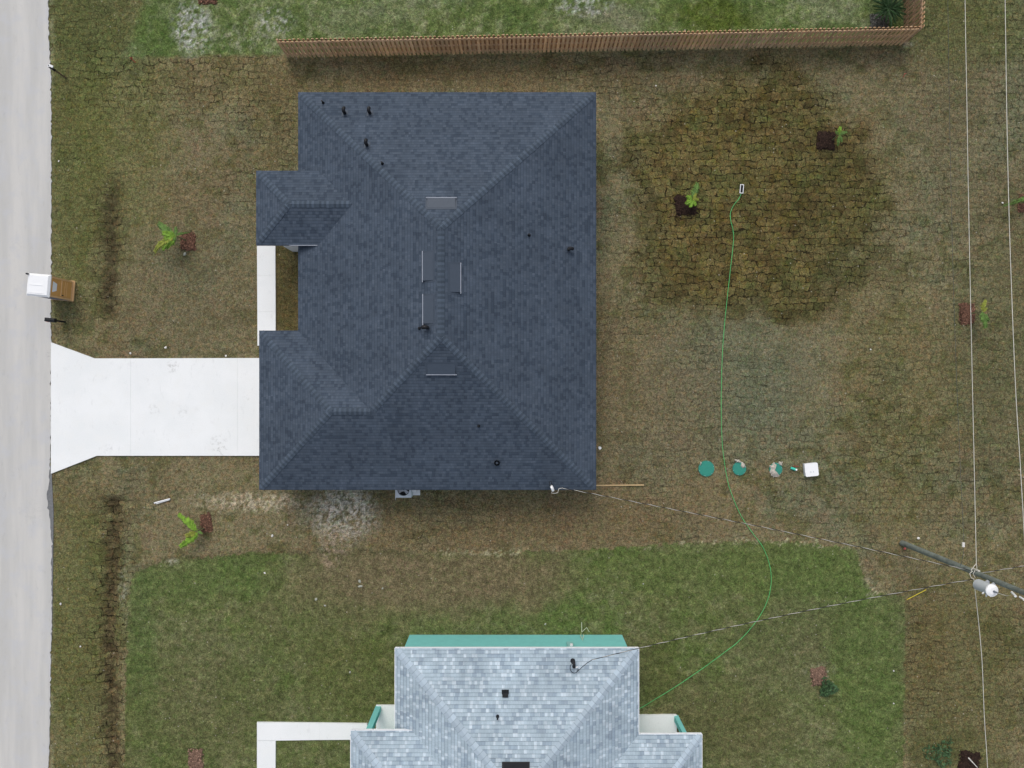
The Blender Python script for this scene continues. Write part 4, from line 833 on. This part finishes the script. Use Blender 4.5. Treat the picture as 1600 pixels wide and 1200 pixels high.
def frond(mb, o, az, L, droop, rise=.5, lw=.22, nleaf=22, tint=1.0, seed=0):
    r = random.Random(seed); o = Vector(o); d = Vector((math.cos(az), math.sin(az), 0)); s = Vector((-d.y, d.x, 0)); pts = []
    for k in range(13): t_ = k / 12; pts.append(o + d * L * t_ * (1 - .1 * t_) + Vector((0, 0, L * (rise * t_ - droop * t_ * t_))) + s * .05 * L * math.sin(t_ * 2.6 + seed))
    mb.tube(pts, .014, 4, False, tint * .9, .004)
    for k in range(nleaf):
        t_ = .12 + .88 * k / nleaf; i = int(t_ * 12); f = t_ * 12 - i; p = pts[i].lerp(pts[min(i + 1, 12)], f)
        ll = lw * L * (1.1 - .75 * t_) * r.uniform(.8, 1.2) * (1 if t_ > .2 else .6)
        for sd_ in (-1, 1):
            dr = (s * sd_ * .85 + d * .6 + Vector((0, 0, r.uniform(-.35, .1)))).normalized(); wv_ = d * (.022 + .012 * L); tt = tint * r.uniform(.7, 1.35)
            mid = p + dr * ll * .5 + Vector((0, 0, .02)); tip = p + dr * ll + Vector((0, 0, -.08 * ll * 4)); mb.face([p - wv_ * .6, p + wv_ * .6, mid + wv_, mid - wv_], col=tt); mb.face([mid - wv_, mid + wv_, tip], col=tt)
def palm(px, py, h, fr, label, trunk_r=.045):
    p = W(px, py); t = thing('palm', label, 'palm tree', tuple(p), 'young palms planted in the yards'); m = MB()
    m.tube([p + Vector((0, 0, -.05)), p + Vector((.01, .01, h * .5)), p + Vector((0, 0, h))], trunk_r * .8, 10, True, 1, trunk_r * .5); m.build('trunk', M['trunk'], t)
    for i, (az, L, droop, rise, mat, lw) in enumerate(fr):
        m = MB(); frond(m, p + Vector((0, 0, h)), R(az), L, droop, rise, lw, 24 if L > .7 else 16, 1, i + int(px)); m.build('frond', M[mat], t)
palm(291, 376, 1.2, [(148, 1.45, .45, .3, 'leaf_mid', .30), (212, 1.75, .6, .35, 'leaf_yellow', .20), (222, 1.2, .4, .3, 'leaf_bright', .25), (165, .75, .2, .4, 'leaf_bright', .45), (190, .7, .3, .4, 'leaf_bright', .5), (222, .95, .6, .3, 'leaf_bright', .3), (30, .7, .8, .2, 'leaf_mid', .2), (100, .6, .5, .3, 'leaf_mid', .3), (250, .4, .4, .4, 'leaf_mid', .35)],
     'bright green young palm in front of the dark house with fronds spread left')
palm(319, 825, .85, [(138, 1.6, .4, .3, 'leaf_bright', .22), (140, .7, .3, .4, 'leaf_bright', .4), (220, 1.55, .45, .3, 'leaf_bright', .22), (205, .7, .3, .5, 'leaf_yellow', .45), (245, .7, .5, .4, 'leaf_bright', .35), (-20, .35, .3, .5, 'leaf_mid', .35)],
     'bright green young palm below the driveway shaped like an arrowhead')
palm(1077, 317, .7, [(75, 1.15, .5, .3, 'leaf_mid', .28), (60, .4, .2, .4, 'leaf_yellow', .5), (150, .42, .2, .4, 'leaf_bright', .5), (210, .5, .3, .4, 'leaf_bright', .45), (250, .5, .3, .4, 'leaf_bright', .45), (300, .4, .3, .4, 'leaf_bright', .5), (0, .35, .2, .5, 'leaf_yellow', .5)],
     'small bright green palm in the dark mulch left of the sprinkler')
palm(1300, 219, .8, [(75, .5, .3, .4, 'leaf_bright', .4), (20, .55, .4, .4, 'leaf_mid', .35), (-60, .45, .4, .4, 'leaf_mid', .4), (-85, .6, .5, .3, 'leaf_mid', .3), (130, .3, .3, .4, 'leaf_mid', .4)],
     'small green palm beside the dark mulch square in the damp mound')
palm(1516, 490, 1.0, [(75, .75, .4, .4, 'leaf_yellow', .3), (-70, 1.0, .5, .4, 'leaf_mid', .32), (-50, .7, .4, .4, 'leaf_mid', .35), (35, .35, .3, .4, 'leaf_yellow', .4), (-95, .5, .3, .4, 'leaf_mid', .4)],
     'yellow and green young palm beneath the power wire at right')
palm(1594, 318, 1.1, [(190, 1.5, .6, .2, 'leaf_mid', .16), (170, .7, .5, .4, 'leaf_mid', .2), (10, .9, .5, .4, 'leaf_mid', .3), (80, .8, .5, .4, 'leaf_mid', .25)], 'green young palm at the right picture edge')
palm(1378, 24, .75, [(a, 1.0 + .15 * math.sin(a), .25, .3, 'leaf_dark', .13) for a in range(0, 360, 17)] + [(a, .7, .1, .7, 'leaf_dark', .16) for a in range(8, 360, 40)], 'dark green spiky palm inside the fence corner', .12)
def bush(px, py, r_, h, n, label, mat='leaf_dark', seed=1):
    p = W(px, py); t = thing('shrub', label, 'shrub', tuple(p)); r = random.Random(seed); m = MB()
    for k in range(5): a = r.uniform(0, 6.28); m.tube([p + Vector((0, 0, -.03)), p + Vector((math.cos(a) * r_ * .5, math.sin(a) * r_ * .5, h * .8))], .012, 5, False, 1, .005)
    m.build('stem', M['trunk'], t); m = MB()
    for k in range(n):
        a = r.uniform(0, 6.28); rr = r_ * math.sqrt(r.random()) * (1 + .35 * math.sin(3 * a + seed)); z = r.uniform(.03, h) * (1.1 - rr / (r_ * 1.5)); c = p + Vector((math.cos(a) * rr, math.sin(a) * rr, z)); b2 = r.uniform(0, 6.28); u = Vector((math.cos(b2), math.sin(b2), r.uniform(-.4, .5))).normalized(); v = u.cross(Vector((r.uniform(-.5, .5), r.uniform(-.5, .5), 1))).normalized(); L = r.uniform(.06, .13)
        m.face([c - u * L, c - v * L * .35, c + u * L, c + v * L * .35], col=r.uniform(.6, 1.9))
    m.build('foliage', M[mat], t)
bush(1292, 1073, .46, .5, 330, 'dark green bushy shrub beside pale mulch in the lower lawn', 'leaf_shrub', seed=2)
bush(1469, 1176, .75, .3, 260, 'low dark weedy shrub left of the dark mulch at bottom right', 'leaf_shrub', seed=5)

# ------------------------------------------------------------------ utility pole and wires
pb = W(1410, 848.5); tilt = Vector((.0, -.02, 0))
pole = thing('utility_pole', 'tall dark wooden utility pole with a grey transformer', 'utility pole', tuple(pb))
m = MB(); PH = 10.6
def pp(h): return Vector((pb.x, pb.y, h)) + Vector((.0, .0, 0)) * h
m.tube([pp(-.3), pp(2.5), pp(5), pp(7.5), pp(PH)], .155, 14, True, 1, .115); m.build('pole', M['polewood'], pole)
pc = pp(0)
# transformer can on the south west side
tc = Vector((pc.x - .42, pc.y - .32, 0)); m = MB(); m.tube([tc + Vector((0, 0, 7.15)), tc + Vector((0, 0, 7.3)), tc + Vector((0, 0, 8.05))], .255, 22); tr = m.build('transformer', simple('transformer grey', (.50, .54, .57), .5, .08, 4), pole)
m = MB(); m.tube([tc + Vector((0, 0, 8.05)), tc + Vector((0, 0, 8.1))], .28, 22); m.tube([tc + Vector((0, 0, 8.1)), tc + Vector((0, 0, 8.16))], .27, 22, True, 1, .15); m.build('lid', M['whiteroof'], tr)
m = MB(); m.tube([tc + Vector((.04, -.02, 8.14)), tc + Vector((.04, -.02, 8.4))], .05, 10, True, 1, .035); m.build('bushing', simple('porcelain grey', (.16, .18, .22), .3, .05, 5), tr)
m = MB(); m.box(tuple(tc + Vector((.22, .17, 7.8))), (.22, .12, .08), .65); m.box(tuple(tc + Vector((.22, .17, 7.4))), (.22, .12, .08), .65); m.build('bracket', M['galv'], tr)
m = MB()
for k in range(3): a = R(215 + 35 * k); m.tube([tc + Vector((math.cos(a) * .25, math.sin(a) * .25, 7.85)), tc + Vector((math.cos(a) * .36, math.sin(a) * .36, 7.88))], .035, 8)
m.build('terminal', M['white'], tr)
m = MB(); m.tube([tc + Vector((.04, -.02, 8.38)), tc + Vector((.1, 0, 8.9)), pp(9.2) + Vector((-.16, -.16, 0))], .012, 6); m.build('jumper_wire', M['cable_al'], tr)
m = MB(); m.tube([pp(8.9) + Vector((-.1, -.16, 0)), pp(9.3) + Vector((-.22, -.22, 0))], .05, 10); m.tube([pp(9.45) + Vector((-.14, -.2, 0)), pp(9.75) + Vector((-.16, -.24, 0))], .045, 10); m.build('cutout', M['white'], pole)
m = MB(); m.tube([pp(PH), pp(PH + .22)], .05, 10); m.build('insulator', M['galv'], pole)
# spool rack at 6.3 m
m = MB(); at_ = pp(6.35)
m.box((at_.x - .02, at_.y + .16, 6.35), (.10, .06, .5)); m.tube([at_ + Vector((-.18, .1, .02)), at_ + Vector((-.30, -.02, 0)), at_ + Vector((-.22, -.22, -.02)), at_ + Vector((-.1, -.3, 0))], .02, 6); m.tube([at_ + Vector((-.10, .14, .08)), at_ + Vector((-.18, -.02, .06)), at_ + Vector((-.08, -.2, .06))], .016, 6)
m.tube([at_ + Vector((-.25, .12, 0)), at_ + Vector((.0, .46, .02))], .016, 6); m.tube([at_ + Vector((.05, .14, 0)), at_ + Vector((.0, .46, .02))], .016, 6); m.build('wire_bracket', M['cable_al'], pole)
def wire(pts, r, mat, label, name='power_wire', sag=0, twist=False):
    pts = [Vector(p) for p in pts]; L = (pts[-1] - pts[0]).length; n = max(24, int(L / .12)) if twist else 30; line = []
    if len(pts) == 2:
        for k in range(n + 1): t_ = k / n; q = pts[0].lerp(pts[1], t_); q.z -= 4 * sag * t_ * (1 - t_); line.append(q)
    else: line = smooth(pts, 8)
    if twist:
        root = thing(name, label, 'wire', tuple(line[0])); d = (pts[1] - pts[0]).normalized(); s = Vector((-d.y, d.x, 0)); u = Vector((0, 0, 1))
        for ph, mm_, rr in ((0, M['cable_bk'], r), (2.1, M['cable_bk'], r), (4.2, M['cable_al'], r * .95)):
            m = MB(); m.tube([q + (s * math.cos(ph + k * .12 / .95 * 6.283) + u * math.sin(ph + k * .12 / .95 * 6.283)) * r * 1.15 for k, q in enumerate(line)], rr, 5, False); m.build('strand', mm_, root)
        return root
    m = MB(); m.tube(line, r, 6, False); return tag(m.build(name, mat), label, 'wire')
wire([at_ + Vector((-.25, .12, 0)), t1 + Vector((.55, -.07, .02))], .0105, None, 'twisted service wire from the pole to the dark roofed house', sag=.5, twist=True)
wire([at_ + Vector((-.1, -.3, -.05)), W(925, 1031, t2.z + .12)], .0105, None, 'twisted service wire from the pole to the light roofed house', sag=.45, twist=True)
wire([at_ + Vector((.1, -.05, -.05)), W(1680, 872, 6.1)], .0105, None, 'twisted service wire running right from the pole out of the picture', sag=.05, twist=True)
wire([at_ + Vector((.0, .46, .02)), (W(1515, 400, 5.75)), (W(1510.5, 150, 5.55)), W(1508, 0, 5.5), W(1506, -250, 5.6)], .0145, M['cable_al'], 'pale power wire running up the picture from the pole bracket')
wire([at_ + Vector((.12, -.35, -.35)), W(1533.5, 1020, 5.9), W(1538, 1120, 5.7), W(1543, 1200, 5.6), W(1551, 1380, 5.6)], .0155, M['cable_al'], 'pale power wire running down the picture from below the transformer')
wire([W(1612, 1050, 9.8), W(1604, 900, 9.6), W(1595, 740, 9.3), W(1586.5, 600, 9.0), W(1578, 380, 8.8), W(1573.5, 200, 8.7), W(1570.5, 0, 8.6), W(1567, -250, 8.6)], .0145, M['cable_al'], 'rightmost high power wire near the right picture edge')
wire([pp(5.35) + Vector((-.12, .05, 0)), W(1505.5, 852, 5.3), W(1501, 740, 5.0), W(1495, 600, 4.8), W(1489, 420, 4.7), W(1484, 200, 4.6), W(1481, 0, 4.6), W(1479, -200, 4.6)], .009, M['cable_dim'], 'thin dark telephone wire left of the pale power wires', 'telephone_wire')
m = MB(); q = W(1505.3, 851, 5.33); m.tube([q + Vector((0, -.11, 0)), q + Vector((0, .11, .0))], .065, 10); tag(m.build('wire_clamp', M['stone']), 'small white clamp on the thin dark wire above the pole bracket', 'clamp')
